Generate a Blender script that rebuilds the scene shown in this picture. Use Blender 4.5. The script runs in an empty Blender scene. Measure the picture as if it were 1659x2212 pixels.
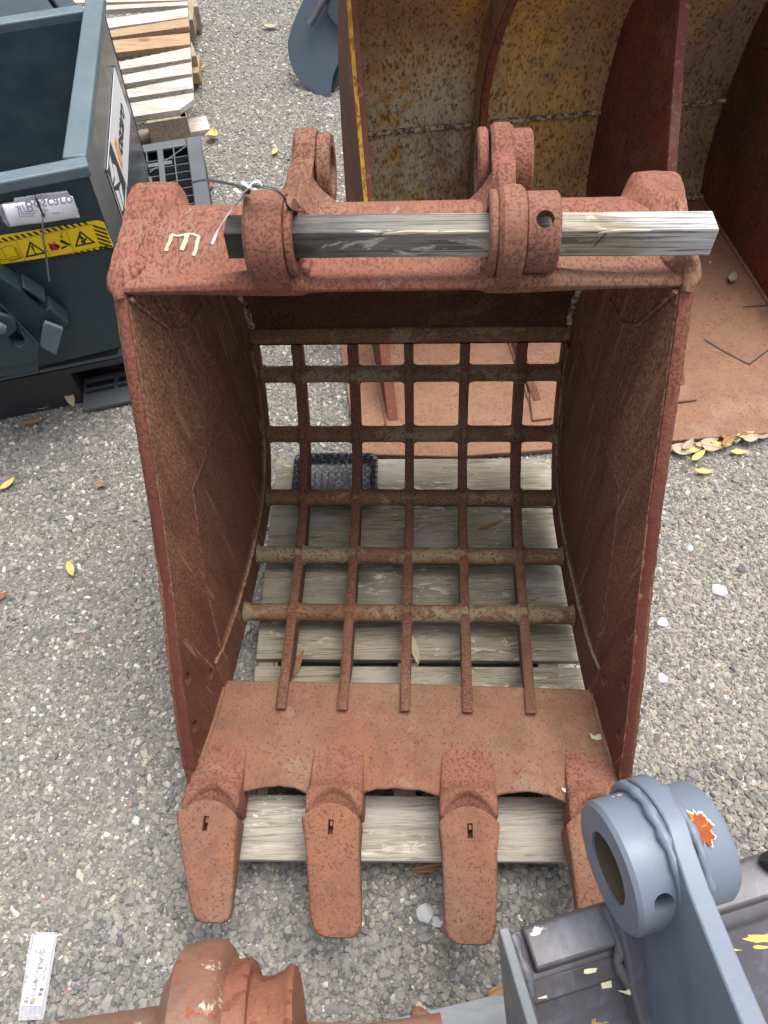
import bpy, bmesh, math, random
from mathutils import Vector, Matrix, noise
sc = bpy.context.scene
col = sc.collection
rnd = random.Random(7)

# ------------------------------------------------------------------ camera
CAMZ = 1.65; PITCH = 0.9740623; ROLL = -0.0156729; FPX = 1660.0; CX, CY = 829.5, 1106.0
_cp, _sp = math.cos(PITCH), math.sin(PITCH); _cr, _sr = math.cos(ROLL), math.sin(ROLL)
r0 = Vector((1, 0, 0)); d0 = Vector((0, -_sp, -_cp)); FWD = Vector((0, _cp, -_sp))
RIGHT = r0*_cr - d0*_sr; DOWN = r0*_sr + d0*_cr
cam_data = bpy.data.cameras.new('camera'); cam = bpy.data.objects.new('camera', cam_data); col.objects.link(cam)
m = Matrix.Identity(4)
for i, v in enumerate((RIGHT, -DOWN, -FWD)):
    m[0][i], m[1][i], m[2][i] = v
m[2][3] = CAMZ
cam.matrix_world = m
cam_data.sensor_fit = 'VERTICAL'; cam_data.sensor_height = 36.0; cam_data.lens = 36.0*FPX/2212.0
cam_data.clip_start = 0.02; cam_data.clip_end = 300
sc.camera = cam

# ------------------------------------------------------------------ light
SUN_EL, SUN_AZ = math.radians(75), math.radians(50)      # azimuth measured from +Y towards +X
w = bpy.data.worlds.new("World"); sc.world = w; w.use_nodes = True
nt = w.node_tree
sky = nt.nodes.new('ShaderNodeTexSky'); sky.sky_type = 'NISHITA'; sky.sun_disc = False
sky.sun_elevation = SUN_EL; sky.sun_rotation = SUN_AZ
sky.air_density = 1.0; sky.dust_density = 6.0; sky.ozone_density = 0.6
hs = nt.nodes.new('ShaderNodeHueSaturation'); hs.inputs['Saturation'].default_value = 0.38
nt.links.new(sky.outputs[0], hs.inputs['Color'])
nt.links.new(hs.outputs[0], nt.nodes['Background'].inputs[0])
nt.nodes['Background'].inputs[1].default_value = 0.15
sd = bpy.data.lights.new('sun', 'SUN'); sun = bpy.data.objects.new('sun', sd); col.objects.link(sun)
sd.energy = 1.25; sd.angle = math.radians(48); sd.color = (1.0, 0.97, 0.92)
sdir = Vector((math.sin(SUN_AZ)*math.cos(SUN_EL), math.cos(SUN_AZ)*math.cos(SUN_EL), math.sin(SUN_EL)))
sun.rotation_euler = sdir.to_track_quat('Z', 'Y').to_euler(); sun.location = sdir*20
sc.view_settings.view_transform = 'Standard'; sc.view_settings.look = 'None'
sc.view_settings.exposure = 0.80; sc.view_settings.gamma = 1.0; sc.view_settings.use_curve_mapping = False

# ------------------------------------------------------------------ geometry helpers
def ray(x, y):
    a, b = (x-CX)/FPX, (y-CY)/FPX
    return FWD + RIGHT*a + DOWN*b
CAM = Vector((0, 0, CAMZ))
def G(x, y, z):
    r = ray(x, y); return CAM + r*((z-CAMZ)/r.z)
def HP(x, y, P, n):
    r = ray(x, y); return CAM + r*((P-CAM).dot(n)/r.dot(n))

def tag(o, label=None, cat=None, group=None, kind=None):
    if label: o['label'] = label
    if cat: o['category'] = cat
    if group: o['group'] = group
    if kind: o['kind'] = kind
    return o
def thing(name, loc, label, cat, group=None, rot=(0, 0, 0)):
    o = bpy.data.objects.new(name, None); o.location = loc; o.rotation_euler = rot
    o.empty_display_size = .05
    col.objects.link(o); return tag(o, label, cat, group)
def add(name, verts, faces, mat, parent=None, smooth=38, bevel=0, seg=2, world=True, mats=None, fmat=None):
    me = bpy.data.meshes.new(name)
    vs = [Vector(v) for v in verts]
    o = bpy.data.objects.new(name, me)
    if parent is None:
        c = Vector((sum(v.x for v in vs)/len(vs), sum(v.y for v in vs)/len(vs), min(v.z for v in vs)))
        vs = [v-c for v in vs]; o.location = c
    elif world:
        L = Vector(parent.location)
        if parent.parent: L = L + Vector(parent.parent.location)
        vs = [v-L for v in vs]
    me.from_pydata(vs, [], faces)
    me.validate(); me.update()
    bm = bmesh.new(); bm.from_mesh(me); bmesh.ops.recalc_face_normals(bm, faces=bm.faces); bm.to_mesh(me); bm.free()
    if mats:
        for mm in mats: me.materials.append(mm)
        if fmat and len(fmat) == len(me.polygons):
            for p, k in zip(me.polygons, fmat): p.material_index = k
    else: me.materials.append(mat)
    if smooth:
        me.shade_smooth(); me.set_sharp_from_angle(angle=math.radians(smooth))
    col.objects.link(o)
    if parent: o.parent = parent
    if bevel:
        md = o.modifiers.new('bevel', 'BEVEL'); md.width = bevel; md.segments = seg; md.limit_method = 'ANGLE'; md.angle_limit = math.radians(35)
        md.harden_normals = False
    return o
def merge(parts):
    V = []; F = []
    for v, f in parts:
        n = len(V); V += [Vector(q) for q in v]; F += [tuple(i+n for i in g) for g in f]
    return V, F
def box(c, h, R=None):
    c = Vector(c); V = []
    for sx in (-1, 1):
        for sy in (-1, 1):
            for sz in (-1, 1):
                v = Vector((sx*h[0], sy*h[1], sz*h[2]))
                V.append(c + (R @ v if R else v))
    return V, [(0, 1, 3, 2), (4, 6, 7, 5), (0, 4, 5, 1), (2, 3, 7, 6), (0, 2, 6, 4), (1, 5, 7, 3)]
def prism(pts, off):
    """closed polygon pts (3-D) pushed along off"""
    n = len(pts); off = Vector(off)
    V = [Vector(p) for p in pts] + [Vector(p)+off for p in pts]
    F = [tuple(range(n-1, -1, -1)), tuple(range(n, 2*n))] + [(i, (i+1) % n, (i+1) % n+n, i+n) for i in range(n)]
    return V, F
def sweep(pts, radii, seg=10, flat=1.0, caps=True, up=Vector((0, 0, 1))):
    pts = [Vector(p) for p in pts]; n = len(pts); V = []; F = []
    if not hasattr(radii, '__len__'): radii = [radii]*n
    for i, p in enumerate(pts):
        t = (pts[min(i+1, n-1)]-pts[max(i-1, 0)]).normalized()
        s = t.cross(up)
        if s.length < 1e-4: s = t.cross(Vector((0, 1, 0)))
        s.normalize(); u = s.cross(t)
        for k in range(seg):
            a = 2*math.pi*k/seg
            V.append(p + s*math.cos(a)*radii[i] + u*math.sin(a)*radii[i]*flat)
    for i in range(n-1):
        for k in range(seg):
            k2 = (k+1) % seg
            F.append((i*seg+k, i*seg+k2, (i+1)*seg+k2, (i+1)*seg+k))
    if caps: F += [tuple(range(seg-1, -1, -1)), tuple((n-1)*seg+k for k in range(seg))]
    return V, F
def dens(pts, step):
    out = []
    pts = [Vector(p) for p in pts]
    for a, b in zip(pts, pts[1:]):
        n = max(1, int((b-a).length/step))
        out += [a.lerp(b, i/n) for i in range(n)]
    return out+[pts[-1]]
def catmull(pts, k=6):
    pts = [Vector(p) for p in pts]; P = [pts[0]*2-pts[1]]+pts+[pts[-1]*2-pts[-2]]; out = []
    for i in range(1, len(P)-2):
        p0, p1, p2, p3 = P[i-1:i+3]
        for j in range(k):
            t = j/k
            out.append(.5*((2*p1)+(p2-p0)*t+(2*p0-5*p1+4*p2-p3)*t*t+(3*p1-p0-3*p2+p3)*t**3))
    return out+[pts[-1]]
def bead(name, pts, r, mat, parent, world=False, step=.006, seed=0, up=Vector((0, 0, 1))):
    p = dens(pts, step); q = random.Random(seed)
    rr = [r*(.8+.3*q.random()+.18*math.sin(i*1.7)) for i in range(len(p))]
    p = [v + Vector((q.uniform(-1, 1), q.uniform(-1, 1), q.uniform(-1, 1)))*r*.12 for v in p]
    V, F = sweep(p, rr, 8, up=up)
    return add(name, V, F, mat, parent, smooth=80, world=world)
def grid(nu, nv, fn, closed=False):
    V = [fn(i/(nu-1), j/(nv-1)) for j in range(nv) for i in range(nu)]
    F = [(j*nu+i, j*nu+i+1, (j+1)*nu+i+1, (j+1)*nu+i) for j in range(nv-1) for i in range(nu-1)]
    return V, F
def lathe(c, ax, prof, seg=48, u=None):
    """prof: list of (t along axis, radius)"""
    c = Vector(c); ax = Vector(ax).normalized(); s = ax.cross(Vector((0, 0, 1))).normalized(); w_ = s.cross(ax)
    V = []; F = []; n = len(prof)
    for t, r in prof:
        for k in range(seg):
            a = 2*math.pi*k/seg; V.append(c+ax*t+(s*math.cos(a)+w_*math.sin(a))*r)
    for i in range(n-1):
        for k in range(seg):
            k2 = (k+1) % seg; F.append((i*seg+k, (i+1)*seg+k, (i+1)*seg+k2, i*seg+k2))
    return V, F
def ring(c, ax, r1, r2, t0, t1, seg=48):
    prof = [(t0, r2), (t0, r1), (t1, r1), (t1, r2), (t0, r2)]
    V, F = lathe(c, ax, prof[:-1], seg)
    for k in range(seg):
        k2 = (k+1) % seg; F.append((3*seg+k, k, k2, 3*seg+k2))
    return V, F
def cut(o, cutters):
    """boolean holes, applied; cutters are (verts, faces) in o's local space"""
    V, F = merge(cutters)
    me = bpy.data.meshes.new('hole'); me.from_pydata(V, [], F); me.update()
    bm = bmesh.new(); bm.from_mesh(me); bmesh.ops.recalc_face_normals(bm, faces=bm.faces); bm.to_mesh(me); bm.free()
    c = bpy.data.objects.new('hole', me); col.objects.link(c)
    bpy.context.view_layer.update()
    c.matrix_world = o.matrix_world.copy()
    bevels = [x for x in o.modifiers]; keep = []
    for x in bevels: keep.append((x.width, x.segments)); o.modifiers.remove(x)
    md = o.modifiers.new('cut', 'BOOLEAN'); md.operation = 'DIFFERENCE'; md.object = c; md.solver = 'EXACT'
    bpy.context.view_layer.update()
    dg = bpy.context.evaluated_depsgraph_get()
    new = bpy.data.meshes.new_from_object(o.evaluated_get(dg))
    o.modifiers.clear(); old = o.data; o.data = new
    new.shade_smooth(); new.set_sharp_from_angle(angle=math.radians(38))
    for wd, sg in keep:
        md = o.modifiers.new('bevel', 'BEVEL'); md.width = wd; md.segments = sg; md.limit_method = 'ANGLE'; md.angle_limit = math.radians(35)
    bpy.data.objects.remove(c); bpy.data.meshes.remove(me); bpy.data.meshes.remove(old)
    return o
def cyl(c, ax, r, h, seg=28):
    V, F = lathe(c, ax, [(-h, r), (h, r)], seg)
    F += [tuple(range(seg-1, -1, -1)), tuple(range(seg, 2*seg))]
    return V, F
def text(name, body, size, origin, ux, uy, mat, parent, off=.0008, extrude=.0003, shear=0, align='LEFT', sx=1.0, bold=0):
    cu = bpy.data.curves.new(name, 'FONT'); cu.body = body; cu.size = size; cu.extrude = extrude; cu.shear = shear
    cu.align_x = align; cu.offset = bold; cu.resolution_u = 3
    t = bpy.data.objects.new('tmp', cu); me = bpy.data.meshes.new_from_object(t)
    bpy.data.objects.remove(t); bpy.data.curves.remove(cu)
    ux = Vector(ux).normalized(); uy = Vector(uy).normalized(); n = ux.cross(uy)
    L = Vector(parent.location)
    if parent.parent: L = L + Vector(parent.parent.location)
    me.name = name
    for v in me.vertices:
        c = v.co.copy(); v.co = Vector(origin) + ux*c.x*sx + uy*c.y + n*(c.z+off) - L
    me.materials.clear(); me.materials.append(mat)
    o = bpy.data.objects.new(name, me); col.objects.link(o); o.parent = parent
    return o

# ------------------------------------------------------------------ material helpers
class NT:
    def __init__(s, name, rough=.7, metal=0, spec=.5, coat=0):
        s.m = bpy.data.materials.new(name); s.m.use_nodes = True; s.t = s.m.node_tree; s.b = s.t.nodes['Principled BSDF']
        s.b.inputs['Roughness'].default_value = rough; s.b.inputs['Metallic'].default_value = metal
        s.b.inputs['Specular IOR Level'].default_value = spec; s.b.inputs['Coat Weight'].default_value = coat
        s.tc = s.t.nodes.new('ShaderNodeTexCoord')
    def L(s, a, b): s.t.links.new(a, b)
    def map(s, scale=(1, 1, 1), rot=(0, 0, 0), loc=(0, 0, 0)):
        n = s.t.nodes.new('ShaderNodeMapping'); n.inputs['Scale'].default_value = scale; n.inputs['Rotation'].default_value = rot
        n.inputs['Location'].default_value = loc
        s.L(s.tc.outputs['Object'], n.inputs[0]); return n.outputs[0]
    def noise(s, scale, detail=3, rough=.55, vec=None, dist=0, out=0):
        n = s.t.nodes.new('ShaderNodeTexNoise'); n.inputs['Scale'].default_value = scale; n.inputs['Detail'].default_value = detail
        n.inputs['Roughness'].default_value = rough; n.inputs['Distortion'].default_value = dist
        s.L(vec if vec is not None else s.tc.outputs['Object'], n.inputs['Vector']); return n.outputs[out]
    def vor(s, scale, vec=None, feature='F1', out=0, rand=1):
        n = s.t.nodes.new('ShaderNodeTexVoronoi'); n.feature = feature; n.inputs['Scale'].default_value = scale
        n.inputs['Randomness'].default_value = rand
        s.L(vec if vec is not None else s.tc.outputs['Object'], n.inputs['Vector']); return n.outputs[out]
    def ramp(s, v, stops, interp='LINEAR'):
        n = s.t.nodes.new('ShaderNodeValToRGB'); n.color_ramp.interpolation = interp; e = n.color_ramp.elements
        while len(e) < len(stops): e.new(.5)
        for q, (p, c) in zip(e, stops):
            q.position = p; q.color = (c, c, c, 1) if not hasattr(c, '__len__') else (*c, 1)
        s.L(v, n.inputs[0]); return n.outputs[0]
    def mix(s, f, a, b, mode='MIX'):
        n = s.t.nodes.new('ShaderNodeMix'); n.data_type = 'RGBA'; n.blend_type = mode
        for k, v in ((0, f), (6, a), (7, b)):
            if hasattr(v, 'is_output') or hasattr(v, 'links'): s.L(v, n.inputs[k])
            elif k == 0: n.inputs[0].default_value = v
            else: n.inputs[k].default_value = (*v, 1)
        return n.outputs[2]
    def math(s, op, a, b=0):
        n = s.t.nodes.new('ShaderNodeMath'); n.operation = op
        for k, v in ((0, a), (1, b)):
            if hasattr(v, 'links'): s.L(v, n.inputs[k])
            else: n.inputs[k].default_value = v
        return n.outputs[0]
    def bump(s, h, strength=.4, dist=.002, prev=None):
        n = s.t.nodes.new('ShaderNodeBump'); n.inputs['Strength'].default_value = strength; n.inputs['Distance'].default_value = dist
        s.L(h, n.inputs['Height'])
        if prev is not None: s.L(prev, n.inputs['Normal'])
        s.L(n.outputs[0], s.b.inputs['Normal']); return n.outputs[0]
    def color(s, c):
        if hasattr(c, 'links'): s.L(c, s.b.inputs['Base Color'])
        else: s.b.inputs['Base Color'].default_value = (*c, 1)
        return s.m
    def roughness(s, v): s.L(v, s.b.inputs['Roughness'])

def rust(name, base, base2, spot, thr=.56, sscale=110, stretch=(1, 1, 1), patch=None, patch2=None, rough=.82, bump=.5, dark=None, low=None):
    s = NT(name, rough, 0, .3)
    big = s.noise(3.2, 5, .6); c = s.mix(s.ramp(big, [(.38, 0), (.62, 1)]), base, base2)
    mid = s.noise(26, 5, .65); c = s.mix(s.ramp(mid, [(.45, 0), (.75, .55)]), c, tuple(x*.62 for x in base))
    # broad weathering: runs down the metal and dusty areas
    run = s.noise(14, 5, .7, vec=s.map((1, 1, .22), loc=(8, 1, 3)), dist=.4); c = s.mix(s.ramp(run, [(.50, 0), (.68, .45)]), c, tuple(x*.55 for x in base2))
    dust = s.noise(5.5, 6, .7, vec=s.map((1, 1, 1), loc=(2, 9, 4))); c = s.mix(s.ramp(dust, [(.52, 0), (.70, .40)]), c, (.30, .215, .155))
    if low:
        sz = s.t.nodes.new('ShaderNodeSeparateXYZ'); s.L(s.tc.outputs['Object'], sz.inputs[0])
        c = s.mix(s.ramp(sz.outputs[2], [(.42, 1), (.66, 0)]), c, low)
    if patch:
        pn = s.noise(patch[2], 7, .72, dist=.6, vec=s.map(stretch)); c = s.mix(s.ramp(pn, [(patch[1], 0), (patch[1]+.045, patch[3] if len(patch) > 3 else .85)]), c, patch[0])
    if patch2:
        pn = s.noise(patch2[2], 8, .75, dist=.3, vec=s.map((1, 1, 1), loc=(3, 7, 1))); c = s.mix(s.ramp(pn, [(patch2[1], 0), (patch2[1]+.02, 1)]), c, patch2[0])
    v = s.map(stretch)
    sp = s.noise(sscale, 3, .55, vec=v, dist=.35)
    fac = s.ramp(sp, [(thr, 0), (thr+.055, .82)])
    # spots come and go over the surface
    dn = s.noise(7, 3, .6, vec=s.map((1, 1, 1), loc=(5, 2, 9)))
    f2 = s.math('MULTIPLY', fac, s.ramp(dn, [(.3, .45), (.6, 1)]))
    c = s.mix(f2, c, spot)
    fine = s.noise(420, 2, .6); c = s.mix(s.ramp(fine, [(.35, .22), (.6, 0)]), c, tuple(x*.35 for x in base))
    b1 = s.bump(s.math('ADD', s.math('MULTIPLY', sp, -.6), s.math('MULTIPLY', mid, 1.6)), bump, .0035)
    s.bump(fine, .35, .0012, b1)
    return s.color(c)

SPOT0 = (.095, .022, .017)
M = {}
M['rust_lip'] = rust('rust_lip', (.250, .113, .064), (.225, .125, .082), (.15, .036, .024), thr=.575, sscale=190, patch=((.27, .175, .125), .56, 6, .6))
M['rust_top'] = rust('rust_top', (.285, .112, .072), (.275, .145, .09), (.145, .036, .029), thr=.51, sscale=230, stretch=(1, .55, .55), patch=((.36, .30, .23), .60, 13, .55))
M['rust_lug'] = rust('rust_lug', (.27, .108, .070), (.255, .135, .088), (.10, .036, .032), thr=.50, sscale=210, patch=((.36, .27, .19), .63, 11, .8))
M['rust_rod'] = rust('rust_rod', (.23, .112, .064), (.20, .12, .066), (.085, .022, .013), thr=.55, sscale=220, stretch=(.7, 1, 1), patch=((.30, .235, .145), .50, 9, .85))
M['rust_rib'] = rust('rust_rib', (.205, .092, .056), (.185, .088, .056), (.085, .026, .020), thr=.50, sscale=260, patch=((.46, .40, .30), .74, 14, .7))
M['rust_tooth'] = rust('rust_tooth', (.255, .112, .062), (.215, .112, .078), (.105, .036, .032), thr=.56, sscale=190, patch=((.36, .145, .05), .6, 9, .6), bump=.9)
M['rust_neck'] = rust('rust_neck', (.26, .115, .075), (.25, .11, .072), (.125, .034, .026), thr=.52, sscale=210)
# inside of the side plates: vertical streaks of khaki over dark red
def side_mat(nm, LOW, HIGH):
    s = NT(nm, .85, 0, .25)
    v = s.map((1, .9, .42))
    st = s.noise(330, 4, .6, vec=v, dist=.3)
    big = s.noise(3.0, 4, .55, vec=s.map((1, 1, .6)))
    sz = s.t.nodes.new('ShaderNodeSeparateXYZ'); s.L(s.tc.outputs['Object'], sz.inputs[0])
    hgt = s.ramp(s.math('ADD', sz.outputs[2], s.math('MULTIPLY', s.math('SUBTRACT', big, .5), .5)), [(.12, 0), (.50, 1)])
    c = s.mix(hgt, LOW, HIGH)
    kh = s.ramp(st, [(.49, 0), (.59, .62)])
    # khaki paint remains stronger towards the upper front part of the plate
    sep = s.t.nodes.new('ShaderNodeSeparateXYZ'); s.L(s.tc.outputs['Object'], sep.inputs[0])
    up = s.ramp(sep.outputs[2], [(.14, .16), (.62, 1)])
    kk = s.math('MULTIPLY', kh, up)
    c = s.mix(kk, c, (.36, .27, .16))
    ed = s.noise(240, 3, .5, vec=s.map((1, 1, .55), loc=(2, 2, 2)))
    c = s.mix(s.ramp(ed, [(.56, 0), (.63, .65)]), c, (.085, .022, .017))
    fl = s.noise(17, 6, .75, vec=s.map((1, 1, .8), loc=(1, 4, 2)))
    run = s.noise(16, 5, .7, vec=s.map((1, 1, .16), loc=(3, 3, 3)), dist=.3)
    c = s.mix(s.ramp(run, [(.46, 0), (.64, .55)]), c, (.085, .030, .022))
    scr = s.noise(60, 2, .4, vec=s.map((1, 1.2, .05), rot=(.5, 0, 0)))
    c = s.mix(s.ramp(scr, [(.66, 0), (.68, .5)]), c, (.34, .20, .13))
    s.bump(st, .45, .002)
    return s.color(c)
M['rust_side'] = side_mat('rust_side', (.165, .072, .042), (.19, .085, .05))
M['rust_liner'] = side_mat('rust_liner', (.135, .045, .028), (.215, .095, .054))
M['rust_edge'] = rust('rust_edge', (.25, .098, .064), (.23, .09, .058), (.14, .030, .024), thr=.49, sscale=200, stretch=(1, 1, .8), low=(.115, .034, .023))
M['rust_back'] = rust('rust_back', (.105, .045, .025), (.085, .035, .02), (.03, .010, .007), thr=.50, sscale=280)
M['chalk'] = NT('chalk_paint', .8).color((.52, .48, .35))
def flake_paint():
    s = NT('weld_pale', .85); n = s.noise(70, 5, .7); s.bump(n, .6, .003)
    return s.color(s.mix(s.ramp(n, [(.45, 0), (.55, 1)]), (.14, .07, .045), (.48, .44, .31)))
M['weld_pale'] = flake_paint()

def wood(name, a, b, flake=None, grey=None, axis=0, rough=.8, seedloc=(0, 0, 0), grain=60, flk=.56, dark_end=None, knots=True):
    s = NT(name, rough, 0, .25)
    info = s.t.nodes.new('ShaderNodeObjectInfo')
    ad = s.t.nodes.new('ShaderNodeVectorMath'); ad.operation = 'ADD'
    mu = s.t.nodes.new('ShaderNodeVectorMath'); mu.operation = 'SCALE'; mu.inputs[0].default_value = (13, 17, 11); s.L(info.outputs['Random'], mu.inputs['Scale'])
    s.L(s.tc.outputs['Object'], ad.inputs[0]); s.L(mu.outputs[0], ad.inputs[1])
    def mp(sc_):
        n = s.t.nodes.new('ShaderNodeMapping'); n.inputs['Scale'].default_value = sc_; s.L(ad.outputs[0], n.inputs[0]); return n.outputs[0]
    st = [1, 1, 1]; st[axis] = .06
    g = s.noise(grain, 6, .65, vec=mp(tuple(st)), dist=.5)
    g2 = s.noise(grain*4, 4, .6, vec=mp(tuple(st)), dist=.2)
    c = s.mix(s.ramp(g, [(.38, 0), (.62, 1)]), a, b)
    c = s.mix(s.ramp(g2, [(.40, .55), (.52, 0)]), c, tuple(x*.38 for x in b))
    tone = s.noise(2.2, 3, .5, vec=mp((1, 1, 1)))
    c = s.mix(s.ramp(tone, [(.35, .5), (.6, 0)]), c, tuple(x*.66 for x in a))
    if flake:
        st2 = [1, 1, 1]; st2[axis] = .3
        f = s.noise(70, 7, .7, vec=mp(tuple(st2)), dist=.9)
        m_ = s.noise(5, 3, .6, vec=mp((1, 1, 1)))
        ff = s.math('MULTIPLY', s.ramp(f, [(flk, 0), (flk+.03, .9)]), s.ramp(m_, [(.42, 0), (.56, 1)]))
        c = s.mix(ff, c, flake)
    # long cracks
    st3 = [1, 1, 1]; st3[axis] = .03
    cr = s.noise(26, 4, .5, vec=mp(tuple(st3)))
    c = s.mix(s.ramp(cr, [(.498, 0), (.501, .75), (.504, .75), (.507, 0)]), c, (.04, .035, .028))
    if knots:
        k = s.vor(5.5, vec=mp((.6, 1, 1) if axis == 0 else (1, .6, 1)))
        c = s.mix(s.ramp(k, [(.06, .7), (.12, 0)]), c, tuple(x*.35 for x in b))
    if grey: 
        q = s.noise(9, 4, .6, vec=mp((.5, 1, 1))); c = s.mix(s.ramp(q, [(.5, 0), (.65, .7)]), c, grey)
    s.bump(s.math('ADD', g2, g), .5, .0025)
    return s.color(c)
M['pallet_grey'] = wood('weathered_board', (.37, .335, .245), (.26, .235, .17), flake=(.60, .55, .42), grey=(.38, .355, .315))
M['pallet_front'] = wood('weathered_board_pale', (.42, .39, .33), (.29, .26, .205), flake=(.62, .58, .49), grey=(.36, .325, .28))
M['pallet_new'] = wood('pale_board', (.60, .53, .46), (.48, .42, .36), grey=(.64, .60, .58))
M['pallet_tan'] = wood('tan_board', (.48, .33, .20), (.38, .26, .155))
M['block'] = wood('block_wood', (.42, .35, .26), (.32, .26, .19), axis=1)
def beam_mat():
    s = NT('beam_wood', .75, 0, .3)
    g = s.noise(75, 6, .65, vec=s.map((.05, 1, 1)), dist=.4); g2 = s.noise(420, 4, .65, vec=s.map((.018, 1, 1)))
    ckw = s.noise(26, 4, .6, vec=s.map((.35, 1, 1)))
    sep = s.t.nodes.new('ShaderNodeSeparateXYZ'); s.L(s.tc.outputs['Object'], sep.inputs[0])
    x = s.math('ADD', sep.outputs[0], s.math('MULTIPLY', s.math('SUBTRACT', ckw, .5), .22))
    xr = s.ramp(s.math('ADD', x, .5), [(.0, (.022, .022, .021)), (.27, (.035, .034, .033)), (.36, (.22, .215, .20)), (.48, (.31, .29, .24)), (.60, (.46, .43, .37)), (.70, (.36, .31, .22)), (.76, (.58, .57, .57)), (1, (.62, .62, .63))])
    c = s.mix(s.ramp(g, [(.35, .5), (.6, 0)]), xr, (.10, .09, .06))
    c = s.mix(s.ramp(g2, [(.42, .75), (.50, 0)]), c, (.05, .045, .035))
    fl = s.noise(24, 6, .65, vec=s.map((.25, 1, 1), loc=(4, 3, 2)), dist=.6)
    c = s.mix(s.ramp(fl, [(.60, 0), (.63, .6)]), c, (.62, .58, .48))
    s.bump(s.math('ADD', g, g2), .5, .002)
    return s.color(c)
M['beam'] = beam_mat()

def paint(name, c1, c2, rough=.35, chips=None, scuff=None, coat=.0, streak=None, spec=.5):
    s = NT(name, rough, 0, spec, coat)
    n = s.noise(4, 4, .6); c = s.mix(s.ramp(n, [(.35, 0), (.65, 1)]), c1, c2)
    if streak:
        q = s.noise(35, 5, .65, vec=s.map(streak[1])); c = s.mix(s.ramp(q, [(.52, 0), (.72, streak[2])]), c, streak[0])
    if scuff:
        q = s.noise(60, 6, .7, vec=s.map((1, .3, 1))); c = s.mix(s.ramp(q, [(.60, 0), (.72, .5)]), c, scuff)
    if chips:
        for cc, thr, sc_, lc in chips:
            q = s.noise(sc_, 6, .6, vec=s.map((1, 1, 1), loc=lc), dist=.4)
            c = s.mix(s.ramp(q, [(thr, 0), (thr+.008, 1)]), c, cc)
    rn = s.noise(12, 4, .6); rr = s.ramp(rn, [(.3, rough*.8), (.7, min(1, rough*1.35))]); s.roughness(rr)
    b_ = s.bump(s.noise(40, 5, .6), .22, .003); s.bump(s.noise(210, 3, .6), .12, .001, b_)
    return s.color(c)
M['teal'] = paint('dark_teal_paint', (.017, .034, .045), (.022, .043, .056), .45)
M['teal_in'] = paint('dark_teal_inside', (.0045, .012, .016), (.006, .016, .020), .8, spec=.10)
M['teal_side'] = paint('dark_teal_glossy_side', (.060, .066, .072), (.075, .080, .085), .20, scuff=(.14, .13, .12), streak=((.13, .12, .11), (1, .15, .6), .6))
M['teal_skylit'] = paint('teal_skylit_paint', (.085, .125, .148), (.115, .16, .185), .42, scuff=(.18, .23, .25), streak=((.06, .10, .12), (1, .4, 1), .6))  # hopper teal made lighter: the sky's reflection is put into the colour
M['scoop'] = paint('blue_grey_paint', (.055, .080, .105), (.062, .090, .118), .33)
M['slate'] = paint('slate_blue_paint', (.125, .150, .195), (.165, .20, .255), .40, chips=[((.62, .10, .02), .69, 17, (2, 1, 4)), ((.75, .66, .45), .70, 22, (0, 3, 1))])
M['slate_dark'] = paint('slate_worn_paint', (.095, .085, .092), (.125, .13, .155), .38, chips=[((.72, .68, .56), .69, 30, (1, 1, 8)), ((.66, .42, .10), .72, 12, (4, 6, 2)), ((.14, .06, .03), .66, 30, (9, 1, 1))], streak=((.15, .18, .235), (1, .5, 1), .85), scuff=(.05, .04, .04))
M['slate_edge'] = paint('slate_edge', (.14, .155, .17), (.11, .11, .10), .5, streak=((.25, .24, .2), (1, 1, .2), .7))
M['black_plastic'] = paint('grey_black_plastic', (.075, .082, .095), (.10, .108, .12), .45, scuff=(.2, .2, .19))
M['black_plastic_dark'] = paint('black_plastic', (.022, .024, .028), (.03, .032, .036), .5, scuff=(.06, .06, .058))
M['steel'] = paint('scratched_galvanised', (.20, .215, .23), (.25, .265, .28), .45, streak=((.33, .345, .355), (.2, 1, 1), .7))
M['white'] = NT('white_print', .4).color((.78, .80, .84))
M['yellow'] = NT('yellow_print', .42).color((.80, .56, .006))
M['blackp'] = NT('black_print', .45).color((.015, .011, .012))
M['redp'] = NT('red_print', .45).color((.62, .02, .015))
M['orangep'] = NT('orange_print', .4).color((.85, .36, .01))
M['greyp'] = NT('grey_print', .5).color((.42, .41, .47))
M['inkp'] = NT('grey_ink', .6).color((.16, .16, .20))
M['tie_black'] = NT('black_nylon', .4).color((.02, .022, .025))
M['tie_grey'] = NT('grey_nylon', .45).color((.13, .14, .15))
M['tie_white'] = NT('white_nylon', .4).color((.75, .75, .73))
def clear():
    s = NT('clear_plastic', .12, 0, .6); s.b.inputs['Alpha'].default_value = .32; s.b.inputs['Coat Weight'].default_value = .3
    return s.color((.70, .72, .76))
M['clear'] = clear()
def paper():
    s = NT('paper', .5); n = s.noise(18, 4, .6); s.bump(n, .35, .004); return s.color((.84, .84, .90))
M['paper'] = paper()
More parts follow.
